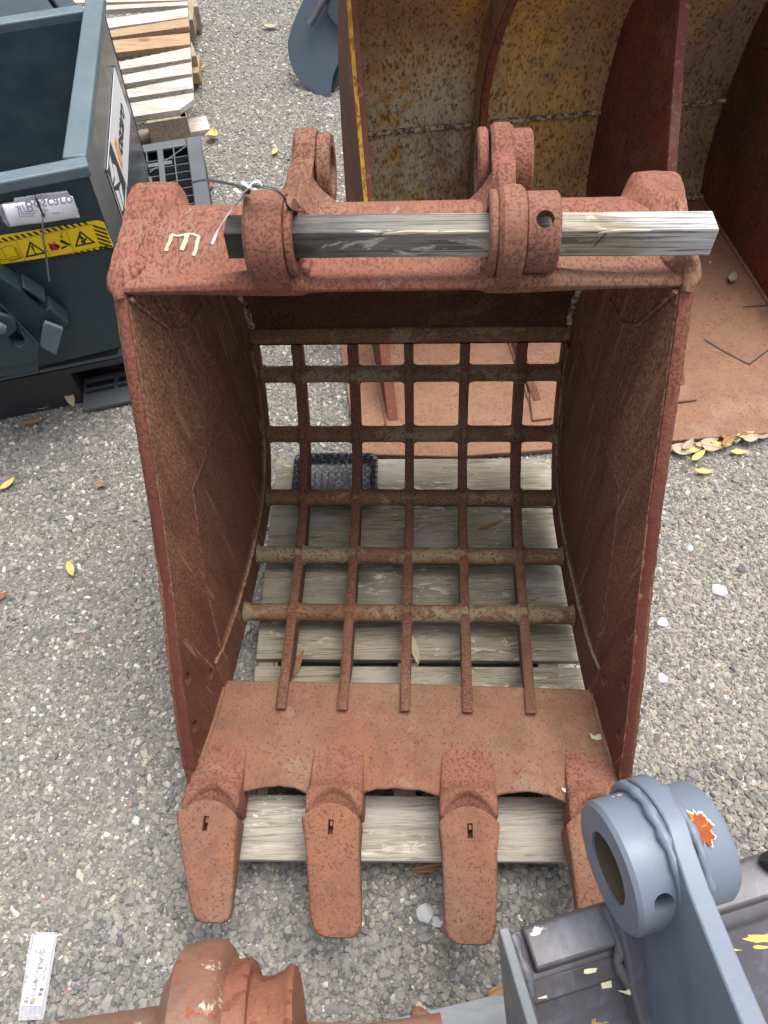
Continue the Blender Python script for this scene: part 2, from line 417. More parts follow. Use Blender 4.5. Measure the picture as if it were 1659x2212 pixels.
def tray_mat():
    s = NT('patterned_black_tray', .38, 0, .35)
    w1 = s.map((1, 1, .01), rot=(0, 0, .785)); w2 = s.map((1, 1, .01), rot=(0, 0, -.785))
    def bands(v, k):
        n = s.t.nodes.new('ShaderNodeTexWave'); n.wave_type = 'BANDS'; n.inputs['Scale'].default_value = k; n.inputs['Distortion'].default_value = 1.2
        n.inputs['Detail'].default_value = 4; n.inputs['Detail Scale'].default_value = 6; s.L(v, n.inputs['Vector']); return n.outputs[1] if len(n.outputs) > 1 else n.outputs[0]
    a = s.ramp(bands(w1, 24), [(.72, 0), (.80, 1)]); b = s.ramp(bands(w2, 24), [(.72, 0), (.80, 1)])
    f = s.math('MAXIMUM', a, b); q = s.ramp(s.noise(160, 2, .5), [(.46, 0), (.60, .6)])
    return s.color(s.mix(s.math('MULTIPLY', f, q), (.014, .014, .016), (.20, .21, .23)))
M['tray'] = tray_mat()
def ochre(name, base, brown, pale, grey, spot, loc):
    s = NT(name, .75, 0, .35)
    v = s.map((1, 1, 1), loc=loc)
    c = s.mix(s.ramp(s.noise(2.6, 5, .6, vec=v), [(.42, 0), (.56, 1)]), base, brown)
    c = s.mix(s.ramp(s.noise(9, 6, .7, vec=v), [(.5, 0), (.66, .8)]), c, grey)
    sep = s.t.nodes.new('ShaderNodeSeparateXYZ'); s.L(s.tc.outputs['Object'], sep.inputs[0])
    hx = s.ramp(sep.outputs[0], [(.34, 1), (.60, .15)]); hz = s.ramp(sep.outputs[2], [(.42, 1), (.66, 0)])
    pf = s.ramp(s.noise(16, 8, .78, vec=s.map((1, 1, .7), loc=loc), dist=.4), [(.43, 0), (.50, .95)])
    c = s.mix(s.math('MULTIPLY', pf, s.math('MULTIPLY', hx, hz)), c, pale)
    sp = s.noise(120, 3, .55, vec=s.map((1, 1, .55)), dist=.3)
    wr = s.noise(9, 6, .75, vec=s.map((1, 1, .2), loc=(6, 2, 1)), dist=.5); c = s.mix(s.ramp(wr, [(.50, 0), (.66, .6)]), c, tuple(x*.5 for x in brown))
    s2_ = s.noise(34, 6, .75, vec=s.map((1, 1, .6), loc=(1, 8, 5))); c = s.mix(s.ramp(s2_, [(.52, 0), (.62, .55)]), c, tuple(x*.6 for x in base))
    c = s.mix(s.ramp(sp, [(.53, 0), (.62, .72)]), c, spot)
    s.bump(sp, -.4, .003)
    return s.color(c)
M['ochre'] = ochre('ochre_worn', (.66, .38, .10), (.43, .25, .13), (.56, .50, .34), (.28, .19, .12), (.09, .035, .02), (0, 0, 0))
M['ochre2'] = ochre('brown_worn', (.46, .26, .10), (.32, .195, .125), (.48, .41, .27), (.26, .20, .17), (.06, .025, .018), (3, 2, 0))
M['wallred'] = rust('wall_red', (.23, .062, .028), (.12, .068, .046), (.05, .018, .013), thr=.56, sscale=90, patch=((.30, .16, .03), .64, 5, .5))
M['walledge'] = rust('wall_edge', (.20, .070, .048), (.18, .062, .045), (.34, .16, .12), thr=.60, sscale=60)
M['yellow_old'] = rust('old_yellow_paint', (.62, .36, .04), (.66, .42, .06), (.16, .05, .02), thr=.52, sscale=60, stretch=(1, 1, .4))
M['floor_rust'] = rust('floor_rust', (.31, .165, .098), (.285, .155, .10), (.19, .058, .040), thr=.565, sscale=150, patch=((.33, .22, .145), .6, 3, .6), rough=.75)
M['tube_rust'] = rust('tube_rust', (.26, .125, .08), (.24, .155, .12), (.30, .06, .02), thr=.60, sscale=35, patch=((.34, .11, .04), .62, 22, .6), patch2=((.52, .46, .38), .61, 18), rough=.45)
M['tube_red'] = rust('tube_red', (.26, .105, .062), (.25, .11, .07), (.16, .04, .02), thr=.57, sscale=60, patch=((.36, .16, .07), .62, 18, .5), patch2=((.60, .56, .42), .70, 16), rough=.6)
M['bore'] = rust('bore_rust', (.13, .085, .05), (.09, .075, .055), (.22, .20, .14), thr=.62, sscale=60)
M['splinter'] = NT('split_wood', .7).color((.52, .45, .33))
M['cream'] = NT('cream_primer', .6).color((.62, .56, .38))
M['fresh_rust'] = rust('fresh_rust', (.40, .09, .018), (.30, .06, .015), (.62, .36, .10), thr=.58, sscale=90)
M['ochre_chip'] = NT('ochre_chip', .6).color((.58, .37, .08))
M['nail'] = NT('nail', .6, .6).color((.07, .05, .04))
def leafm(name, a, b, rough=.5):
    s = NT(name, rough, 0, .4)
    info = s.t.nodes.new('ShaderNodeObjectInfo')
    c = s.mix(info.outputs['Random'], a, b)
    n = s.noise(60, 4, .6); c = s.mix(s.ramp(n, [(.55, 0), (.75, .5)]), c, tuple(x*.5 for x in b))
    s.b.inputs['Transmission Weight'].default_value = 0
    return s.color(c)
M['leaf_y'] = leafm('yellow_leaf', (.66, .50, .17), (.60, .42, .13))
M['leaf_b'] = leafm('brown_leaf', (.30, .17, .07), (.24, .10, .04))
M['leaf_g'] = leafm('dry_grey_leaf', (.44, .37, .26), (.36, .29, .20))
M['stone_w'] = NT('pale_stone', .8).color((.50, .51, .51))

# ------------------------------------------------------------------ ground
def ground_mat():
    s = NT('gravel_ground', .9, 0, .2)
    dn = s.t.nodes.new('ShaderNodeVectorMath'); dn.operation = 'DISTANCE'; dn.inputs[1].default_value = (1.02, .98, 0)
    wv = s.t.nodes.new('ShaderNodeVectorMath'); wv.operation = 'SCALE'; wv.inputs['Scale'].default_value = .5; s.L(s.noise(2.5, 4, .6, out=1), wv.inputs[0])
    wa = s.t.nodes.new('ShaderNodeVectorMath'); wa.operation = 'ADD'; s.L(wv.outputs[0], wa.inputs[0]); s.L(s.tc.outputs['Object'], wa.inputs[1]); s.L(wa.outputs[0], dn.inputs[0])
    c = s.mix(s.ramp(s.math('ADD', dn.outputs['Value'], s.math('MULTIPLY', s.noise(14, 4, .6), .25)), [(.55, 1), (.95, 0)]), (.155, .148, .132), (.40, .36, .29))
    v1 = s.vor(95, out=1); sp = s.t.nodes.new('ShaderNodeSeparateColor'); s.L(v1, sp.inputs[0])
    peb = s.ramp(sp.outputs[0], [(0, (.15, .155, .16)), (.35, (.27, .265, .25)), (.7, (.37, .355, .33)), (.9, (.50, .48, .44)), (1, (.66, .65, .62))])
    c = s.mix(s.ramp(s.noise(10, 4, .6), [(.3, .5), (.7, .15)]), c, peb)
    fine = s.noise(300, 3, .6); c = s.mix(s.ramp(fine, [(.35, .5), (.6, 0)]), c, (.12, .11, .095))
    d = s.vor(95); s.bump(s.math('SUBTRACT', s.math('MULTIPLY', fine, .4), d), .6, .004)
    return s.color(c)
M['ground'] = ground_mat()
g = add('ground', [(-60, -60, 0), (60, -60, 0), (60, 60, 0), (-60, 60, 0)], [(0, 1, 2, 3)], M['ground'], smooth=0)
tag(g, kind='structure')

def stone_mat():
    s = NT('gravel_stone', .82, 0, .3)
    at = s.t.nodes.new('ShaderNodeAttribute'); at.attribute_type = 'INSTANCER'; at.attribute_name = 'tint'
    c = s.ramp(at.outputs['Fac'], [(0, (.115, .118, .125)), (.05, (.165, .168, .17)), (.20, (.225, .221, .208)), (.48, (.28, .268, .242)), (.74, (.335, .318, .28)), (.87, (.41, .388, .34)), (.93, (.48, .43, .34)), (.97, (.62, .60, .54)), (.99, (.80, .80, .77)), (1, (.36, .21, .16))])
    n = s.noise(160, 4, .6); c = s.mix(s.ramp(n, [(.4, .35), (.6, 0)]), c, (.09, .085, .075))
    s.bump(n, .3, .002)
    return s.color(c)
M['stone'] = stone_mat()

def scatter(name, dom, density, smin, smax, seed, flat=.62, power=2.2, zoff=.0, fade=None, tmax=1.0, tmin=0.0):
    """stones spread over the domain polygon, as geometry-node instances of a few stone shapes"""
    me = bpy.data.meshes.new(name)
    me.from_pydata([(x, y, zoff) for x, y in dom], [], [tuple(range(len(dom)))])
    o = bpy.data.objects.new(name, me); col.objects.link(o); me.materials.append(M['stone'])
    ng = bpy.data.node_groups.new(name, 'GeometryNodeTree')
    ng.interface.new_socket(name='Geometry', in_out='INPUT', socket_type='NodeSocketGeometry')
    ng.interface.new_socket(name='Geometry', in_out='OUTPUT', socket_type='NodeSocketGeometry')
    N = ng.nodes.new; Lk = ng.links.new
    gi = N('NodeGroupInput'); go = N('NodeGroupOutput')
    dp = N('GeometryNodeDistributePointsOnFaces'); dp.distribute_method = 'RANDOM'; dp.inputs['Seed'].default_value = seed
    Lk(gi.outputs[0], dp.inputs['Mesh'])
    def rv(a, b, sd):
        n = N('FunctionNodeRandomValue'); n.data_type = 'FLOAT'; n.inputs[2].default_value = a; n.inputs[3].default_value = b; n.inputs['Seed'].default_value = sd
        return n.outputs[1]
    dp.inputs['Density'].default_value = density
    if fade:
        nz = N('ShaderNodeTexNoise'); nz.inputs['Scale'].default_value = fade[0]; nz.inputs['Detail'].default_value = 3
        ps = N('GeometryNodeInputPosition'); Lk(ps.outputs[0], nz.inputs['Vector'])
        mr = N('ShaderNodeMapRange'); mr.inputs[1].default_value = fade[1]; mr.inputs[2].default_value = fade[2]; mr.inputs[3].default_value = density*fade[3]; mr.inputs[4].default_value = density
        Lk(nz.outputs[0], mr.inputs[0])
        di = N('ShaderNodeVectorMath'); di.operation = 'DISTANCE'; di.inputs[1].default_value = (1.02, .98, 0); wn = N('ShaderNodeVectorMath'); wn.operation = 'ADD'
        ws = N('ShaderNodeVectorMath'); ws.operation = 'SCALE'; ws.inputs['Scale'].default_value = .7; Lk(nz.outputs[1], ws.inputs[0]); Lk(ws.outputs[0], wn.inputs[0]); Lk(ps.outputs[0], wn.inputs[1]); Lk(wn.outputs[0], di.inputs[0])
        m3 = N('ShaderNodeMapRange'); m3.inputs[1].default_value = .32; m3.inputs[2].default_value = .62; m3.inputs[3].default_value = .22; m3.inputs[4].default_value = 1.0; Lk(di.outputs['Value'], m3.inputs[0])
        mm = N('ShaderNodeMath'); mm.operation = 'MULTIPLY'; Lk(mr.outputs[0], mm.inputs[0]); Lk(m3.outputs[0], mm.inputs[1]); Lk(mm.outputs[0], dp.inputs['Density'])
    st = N('GeometryNodeStoreNamedAttribute'); st.data_type = 'FLOAT'; st.domain = 'POINT'; st.inputs['Name'].default_value = 'tint'
    Lk(dp.outputs[0], st.inputs['Geometry']); Lk(rv(tmin, tmax, seed+3), st.inputs['Value'])
    jn = N('GeometryNodeJoinGeometry')
    for k in range(6):
        ic = N('GeometryNodeMeshIcoSphere'); ic.inputs['Radius'].default_value = 1.0; ic.inputs['Subdivisions'].default_value = 2
        sp = N('GeometryNodeSetPosition'); Lk(ic.outputs[0], sp.inputs[0])
        nz = N('ShaderNodeTexNoise'); nz.inputs['Scale'].default_value = .75; nz.inputs['Detail'].default_value = 2
        ps = N('GeometryNodeInputPosition'); ad = N('ShaderNodeVectorMath'); ad.operation = 'ADD'; ad.inputs[1].default_value = (k*7.3+seed, k*3.1, k*5.7)
        Lk(ps.outputs[0], ad.inputs[0]); Lk(ad.outputs[0], nz.inputs['Vector'])
        sb = N('ShaderNodeVectorMath'); sb.operation = 'SUBTRACT'; sb.inputs[1].default_value = (.5, .5, .5); Lk(nz.outputs[1], sb.inputs[0])
        sc_ = N('ShaderNodeVectorMath'); sc_.operation = 'SCALE'; sc_.inputs['Scale'].default_value = 2.2; Lk(sb.outputs[0], sc_.inputs[0])
        Lk(sc_.outputs[0], sp.inputs['Offset'])
        sm = N('GeometryNodeSetMaterial'); sm.inputs['Material'].default_value = M['stone']; Lk(sp.outputs[0], sm.inputs[0])
        gt = N('GeometryNodeGeometryToInstance'); Lk(sm.outputs[0], gt.inputs[0]); Lk(gt.outputs[0], jn.inputs[0])
    ip = N('GeometryNodeInstanceOnPoints'); Lk(st.outputs[0], ip.inputs['Points']); Lk(jn.outputs[0], ip.inputs['Instance'])
    ip.inputs['Pick Instance'].default_value = True
    # scale: power-law size, flattened
    pw = N('ShaderNodeMath'); pw.operation = 'POWER'; Lk(rv(0, 1, seed+5), pw.inputs[0]); pw.inputs[1].default_value = power
    mr2 = N('ShaderNodeMapRange'); mr2.inputs[3].default_value = smin; mr2.inputs[4].default_value = smax; Lk(pw.outputs[0], mr2.inputs[0])
    cx = N('ShaderNodeCombineXYZ')
    for k, (a, b) in enumerate(((.8, 1.25), (.65, 1.0), (flat*.7, flat*1.2))):
        mu = N('ShaderNodeMath'); mu.operation = 'MULTIPLY'; Lk(mr2.outputs[0], mu.inputs[0]); Lk(rv(a, b, seed+11+k), mu.inputs[1]); Lk(mu.outputs[0], cx.inputs[k])
    Lk(cx.outputs[0], ip.inputs['Scale'])
    rr = N('ShaderNodeCombineXYZ')
    Lk(rv(-.35, .35, seed+21), rr.inputs[0]); Lk(rv(-.35, .35, seed+22), rr.inputs[1]); Lk(rv(0, 6.283, seed+23), rr.inputs[2])
    er = N('FunctionNodeEulerToRotation'); Lk(rr.outputs[0], er.inputs[0]); Lk(er.outputs[0], ip.inputs['Rotation'])
    Lk(ip.outputs[0], go.inputs[0])
    md = o.modifiers.new('scatter', 'NODES'); md.node_group = ng
    tag(o, kind='stuff')
    return o
def trap(y0, y1, k0=1.0, k1=.55): return [(-k0-k1*y0, y0), (k0+k1*y0, y0), (k0+k1*y1, y1), (-k0-k1*y1, y1)]
scatter('gravel', trap(-.5, 4.9), 15500, .0032, .0076, 11, power=1.9, fade=(1.3, .40, .56, .60))
scatter('fine_gravel', trap(-.5, 2.6), 24000, .0018, .0042, 31, power=1.4, flat=.75, fade=(1.7, .40, .60, .6))
scatter('coarse_gravel', trap(-.5, 2.2), 110, .009, .014, 51, power=2.5)
scatter('pale_gravel', trap(-.5, 4.9), 220, .0028, .0075, 71, power=2.0, tmin=.90, tmax=.99)
scatter('loose_gravel', [(-.9, -.4), (1.1, -.4), (1.1, .48), (-.45, .42)], 6500, .005, .0105, 91, power=1.6, zoff=.003, tmax=.84)

# ------------------------------------------------------------------ the skeleton bucket
BR_ = (0, -0.03788967, -0.049088)
BO = Vector((.04943, .8, .15))
bucket = thing('skeleton_bucket', BO, 'rusty red skeleton bucket with bar grid and four teeth, standing on the grey wooden pallet', 'excavator bucket', rot=BR_)
from mathutils import Euler
BM = Matrix.Translation(BO) @ Euler(BR_).to_matrix().to_4x4(); BMI = BM.inverted()
def BL(x, y, lx=None, ly=None, lz=None):
    o = BMI @ CAM; d = BMI.to_3x3() @ ray(x, y)
    k, v = (0, lx) if lx is not None else ((1, ly) if ly is not None else (2, lz))
    return o + d*((v-o[k])/d[k])
def interp(x, xs, ys):
    if x <= xs[0]: return ys[0]
    for a, b, c, d in zip(xs, xs[1:], ys, ys[1:]):
        if x <= b: return c+(d-c)*(x-a)/(b-a)
    return ys[-1]
def depth_of(y, z): return (y+.4)*.848-z*.53
def side_x(y, z): return interp(depth_of(y, z), [0, .15, .3, .55], [.400, .372, .362, .342])
def badd(name, V, F, mat, **k): return add(name, V, F, mat, bucket, world=False, **k)

ROWS = [(-.0508, .0106), (.0941, .0101), (.2359, .035), (.3514, .1253), (.4198, .2519), (.4452, .3249)]
side_outline = [(-.425, -.002), (-.408, .02), (-.397, .05), (-.36, .111), (-.276, .232), (-.193, .3335), (-.107, .46), (-.033, .5815), (.036, .6997), (.086, .780),
                (.13, .788), (.19, .792), (.25, .796), (.30, .792), (.335, .765), (.36, .71), (.41, .62), (.455, .52), (.478, .42), (.475, .33), (.452, .235), (.385, .105), (.26, .0), (.10, -.032), (-.05, -.034), (-.20, -.012), (-.34, -.004)]
def plate_panel(outline, th, sgn, lift=0.0, cuts=14):
    """sheet whose inner face follows side_x, built from a (y,z) outline"""
    bm = bmesh.new(); vs = [bm.verts.new((0, y, z)) for y, z in outline]
    bm.faces.new(vs)
    for i in range(1, cuts):
        d = -.02+i*.045
        # plane (y+.4)*.848 - z*.53 = d
        bmesh.ops.bisect_plane(bm, geom=bm.verts[:]+bm.edges[:]+bm.faces[:], plane_co=(0, d/.848-.4, 0), plane_no=(0, .848, -.53))
    bmesh.ops.triangulate(bm, faces=[f for f in bm.faces if len(f.verts) > 4])
    bm.verts.index_update(); n = len(bm.verts)
    inner = [Vector((sgn*(side_x(v.co.y, v.co.z)-lift), v.co.y, v.co.z)) for v in bm.verts]
    outer = [Vector((p.x+sgn*th, p.y, p.z)) for p in inner]
    F = [tuple(v.index for v in f.verts) for f in bm.faces]
    F2 = [tuple(reversed([i+n for i in f])) for f in F]
    E = [(e.verts[0].index, e.verts[1].index) for e in bm.edges if e.is_boundary]
    S = [(a, b, b+n, a+n) for a, b in E]
    bm.free()
    return inner+outer, F+F2+S
VL = [(-.19, .045), (-.174, .10), (-.14, .185), (-.086, .291), (-.012, .41), (.051, .409), (.219, .403), (.387, .403)]
for sg in (-1, 1):
    V, F = plate_panel(side_outline, .017, sg)
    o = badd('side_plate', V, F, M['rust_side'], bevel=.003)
    holes = []
    for (y, z) in ((-.278, .187), (-.235, .101), (-.338, .098)):
        hv, hf = cyl((0, 0, 0), (1, 0, 0), .0115, .06, 20)
        holes.append(([Vector((v.x+sg*.40, v.y+y, v.z*1.25+z)) for v in hv], hf))
    cut(o, holes)
    # the heavy front liner: edge strip plus everything above the seam
    liner = [(-.40, .045), (-.36, .111), (-.276, .232), (-.193, .3335), (-.107, .46), (-.033, .5815), (.036, .6997), (.078, .765)] + [(.20, .70), (.33, .62), (.40, .52), (.43, .44), (.42, .403)] + VL[::-1][1:-1] + [(-.215, .03), (-.33, .025)]
    V, F = plate_panel(liner, .006, sg, lift=.006)
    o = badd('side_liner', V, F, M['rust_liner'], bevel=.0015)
    cut(o, holes)
    pts = [(sg*(side_x(y, z)-.004), y, z) for y, z in VL]
    bead('weld_seam', pts, .0042, M['rust_rib'], bucket, seed=3+sg)
    # rim strip round the opening: thick, torn edge
    ed = [(-.40, .045), (-.36, .111), (-.276, .232), (-.193, .3335), (-.107, .46), (-.033, .5815), (.036, .6997), (.082, .776)]
    q = random.Random(5+sg); dd = dens([(0, a, b) for a, b in ed], .011)
    rings = []
    for p in dd:
        j = q.uniform(-.0014, .0014); K = min(1, max(.12, (p.z-.32)/.34))
        rings.append([Vector((sg*(.3925+j*.4), p.y+.017*K, p.z-.0105*K)), Vector((sg*(.3965), p.y-.003*K+j, p.z+.002*K)), Vector((sg*.406, p.y-.0055*K+j, p.z+.0035*K+j)), Vector((sg*(.4155+j), p.y-.002*K+.001, p.z+.001*K)), Vector((sg*(.4175+j), p.y+.017*K, p.z-.0105*K))])
    V = [v for r in rings for v in r]; n = len(rings); F = []
    for i in range(n-1):
        for k in range(5): k2 = (k+1) % 5; F.append((i*5+k, i*5+k2, (i+1)*5+k2, (i+1)*5+k))
    F += [(4, 3, 2, 1, 0), tuple((n-1)*5+k for k in range(5))]
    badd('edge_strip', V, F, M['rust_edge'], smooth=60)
    # corner gusset up under the top beam
    gz = [(.073, .765), (.128, .655), (.17, .62), (.252, .600), (.30, .66), (.25, .74)]
    V, F = plate_panel(gz, .006, sg, lift=.011, cuts=1)
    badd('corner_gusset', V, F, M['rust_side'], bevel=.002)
    bead('weld_seam', [(sg*(side_x(y, z)-.010), y, z) for y, z in gz[:4]], .004, M['rust_side'], bucket, seed=9+sg)
    # pale chipped weld where side meets the back
    bead('weld_seam', [(sg*(side_x(y, z)-.004), y, z) for y, z in ((.455, .36), (.452, .43), (.435, .47), (.40, .52), (.35, .57))], .008, M['weld_pale'], bucket, seed=19+sg, step=.008)
    # bottom side rib
    tops = catmull([(0, -.212, .10), (0, -.17, .088), (0, -.05, .056), (0, .094, .044), (0, .225, .062), (0, .327, .142), (0, .388, .258), (0, .41, .335)], 5)
    outs = catmull([(0, -.235, .0), (0, -.19, -.012), (0, -.05, -.026), (0, .1, -.024), (0, .255, .003), (0, .382, .105), (0, .45, .24), (0, .475, .33)], 5)
    V = []; n = len(tops)
    for a, b in zip(tops, outs):
        for p, tt in ((a, .0085), (a, -.004), (b, -.004), (b, .0085)):
            V.append(Vector((sg*(side_x(p.y, p.z)-tt), p.y, p.z)))
    F = [(i*4+k, i*4+(k+1) % 4, (i+1)*4+(k+1) % 4, (i+1)*4+k) for i in range(n-1) for k in range(4)] + [(3, 2, 1, 0), tuple((n-1)*4+k for k in range(4))]
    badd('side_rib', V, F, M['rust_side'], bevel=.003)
    bead('weld_seam', [(sg*(side_x(p.y, p.z)-.0075), p.y, p.z) for p in tops], .0038, M['rust_rod'], bucket, seed=60+sg)

# ribs and round cross bars
def bar_top(off):
    pts = [(-.2769, .0205)] + ROWS; P = catmull([(0, a, b) for a, b in pts], 6); out = []
    for i, p in enumerate(P):
        t = (P[min(i+1, len(P)-1)]-P[max(i-1, 0)]).normalized(); nrm = Vector((0, -t.z, t.y)); out.append(p+nrm*off)
    return out
S_ = .12354
top = bar_top(.013)
bot = bar_top(-.038)
bot[0] = Vector((0, -.272, .018)); bot[1] = Vector((0, -.235, .016)); bot[2] = Vector((0, -.205, .0))
for k in range(5):
    x = (k-2)*S_; V = []; n = len(top); hw = .0100; q = random.Random(k)
    for i in range(n):
        a, b = top[i], bot[i]; j = q.uniform(-.0006, .0006)
        V += [Vector((x-hw+j, a.y, a.z-.003)), Vector((x-hw*.6, a.y, a.z)), Vector((x+hw*.6, a.y, a.z+j)), Vector((x+hw+j, a.y, a.z-.003)), Vector((x+hw, b.y, b.z)), Vector((x-hw, b.y, b.z))]
    F = [(i*6+c, i*6+(c+1) % 6, (i+1)*6+(c+1) % 6, (i+1)*6+c) for i in range(n-1) for c in range(6)] + [(5, 4, 3, 2, 1, 0), tuple((n-1)*6+c for c in range(6))]
    badd('rib', V, F, M['rust_rib'], smooth=50)
def row_pt(r, off):
    y, z = ROWS[r]; a = ROWS[max(r-1, 0)]; b = ROWS[min(r+1, 5)]
    t = Vector((0, b[0]-a[0], b[1]-a[1])).normalized(); return Vector((0, y, z)) + Vector((0, -t.z, t.y))*off
for r in range(5):
    p = row_pt(r, -.004); wd = side_x(p.y, p.z)-.002
    xs = [-wd+2*wd*i/40 for i in range(41)]; q = random.Random(r)
    V, F = sweep([(x, p.y, p.z) for x in xs], [.0190+q.uniform(-.0003, .0003) for _ in xs], 18)
    bar = badd('cross_bar', V, F, M['rust_rod'], smooth=60)
    # fillet welds where bars cross ribs
    cr = []
    for k in range(-3, 4):
        if abs(k) == 3:
            x = math.copysign(wd+.001, k); sd_ = (-1,) if k > 0 else (1,)
        else: x = k*S_; sd_ = (-1, 1)
        for s2 in sd_:
            prof = []
            for i in range(6):
                t = i/5; prof.append((s2*(.008+.014*t), .0190+.0065*(1-t)**2))
            v, f = lathe((x, p.y, p.z), (1, 0, 0), prof, 18)
            cr.append((v, f))
    V, F = merge(cr); tag(badd('crossing_welds', V, F, M['rust_rod'], smooth=70), kind='stuff')

# cutting plate
fr = [(-.410, -.415), (-.36, -.432), (-.301, -.434), (-.27, -.426), (-.237, -.421), (-.205, -.426), (-.174, -.438), (-.126, -.442), (-.079, -.432), (-.05, -.423), (-.018, -.420), (.03, -.424), (.077, -.435), (.12, -.44), (.171, -.431), (.205, -.423), (.239, -.421), (.27, -.427), (.301, -.440), (.36, -.435), (.410, -.412)]
cols_ = []; nv = 14
q = random.Random(2)
V = []; F = []
n = len(fr)
frd = []
for (a, b) in zip(fr, fr[1:]):
    for t in (0, .34, .67): frd.append((a[0]+(b[0]-a[0])*t, a[1]+(b[1]-a[1])*t + q.uniform(-.0012, .0012)))
frd.append(fr[-1]); n = len(frd)
for i, (x, y) in enumerate(frd):
    xb = x/.410*.369
    for j in range(nv):
        t = j/(nv-1); t2 = t**1.0
        yy = y+(-.213-.006*(x > 0)*x/.37-y)*t2; xx = x+(xb-x)*t2
        zz = .020-.004*(1-t2)**6
        V.append(Vector((xx, yy, zz+.0006*noise.noise(Vector((xx*30, yy*30, 0))))))
base_n = len(V)
V += [Vector((v.x, v.y+(.006 if k % nv == 0 else 0), -.004)) for k, v in enumerate(V[:base_n])]
for i in range(n-1):
    for j in range(nv-1):
        a = i*nv+j; F.append((a, a+nv, a+nv+1, a+1)); F.append((a+base_n, a+1+base_n, a+nv+1+base_n, a+nv+base_n))
    F.append((i*nv, i*nv+base_n, (i+1)*nv+base_n, (i+1)*nv)); j = nv-1
    F.append((i*nv+j, (i+1)*nv+j, (i+1)*nv+j+base_n, i*nv+j+base_n))
for j in range(nv-1):
    F.append((j, j+1, j+1+base_n, j+base_n)); i = (n-1)*nv; F.append((i+j, i+j+base_n, i+j+1+base_n, i+j+1))
badd('cutting_plate', V, F, M['rust_lip'], smooth=50, bevel=.004)
for sg in (-1, 1):
    bead('weld_seam', [(sg*.401, -.41, .019), (sg*.379, -.30, .019), (sg*.370, -.213, .019)], .0065, M['rust_lip'], bucket, seed=70+sg)
# paint scrap left on the plate
V, F = prism([BL(x, y, lz=.0212) for x, y in ((1273, 1582), (1283, 1590), (1292, 1586), (1302, 1584), (1306, 1578), (1309, 1592), (1300, 1597), (1290, 1599), (1278, 1595))], (0, 0, .0004))
badd('paint_scrap', V, F, M['chalk'])
V, F = prism([BL(x, y, lz=.0212) for x, y in ((1212, 1702), (1222, 1703), (1225, 1713), (1217, 1710))], (0, 0, .0004))
badd('paint_scrap', V, F, M['chalk'])

# adapters and teeth
def loft(secs):
    V = []; n = len(secs[0])
    for s in secs: V += s
    F = [(i*n+k, i*n+(k+1) % n, (i+1)*n+(k+1) % n, (i+1)*n+k) for i in range(len(secs)-1) for k in range(n)]
    F += [tuple(range(n-1, -1, -1)), tuple((len(secs)-1)*n+k for k in range(n))]
    return V, F
def sec(cx_, y, hw, zt, zb, r, arch=0, nk=9, crown=0):
    """rounded rectangle section; front-to-back arch moves the middle of the top back"""
    pts = []
    for i in range(nk):
        u = -1+2*i/(nk-1); pts.append((u*(hw-r), zt+crown*(1-u*u)))
    for a in (60, 30, 0): pts.append((hw-r+r*math.cos(math.radians(a)), zt-r+r*math.sin(math.radians(a))))
    for a in (0, -45, -90): pts.append((hw-r+r*math.cos(math.radians(a)), zb+r+r*math.sin(math.radians(a))))
    for a in (-90, -135, -180): pts.append((-(hw-r)+r*math.cos(math.radians(a)), zb+r+r*math.sin(math.radians(a))))
    for a in (180, 150, 120): pts.append((-(hw-r)+r*math.cos(math.radians(a)), zt-r+r*math.sin(math.radians(a))))
    return [Vector((cx_+x, y+arch*max(0, 1-(x/hw)**2), z)) for x, z in pts]
TX = [(-.354, -.417, -.303, -.01), (-.126, -.184, -.0765, -.0), (.120, .066, .175, .0), (.352, .292, .408, .0)]
tips = [(-.366, -.292, -.652), (-.153, -.064, -.668), (.075, .163, -.671), (.303, .393, -.662)]
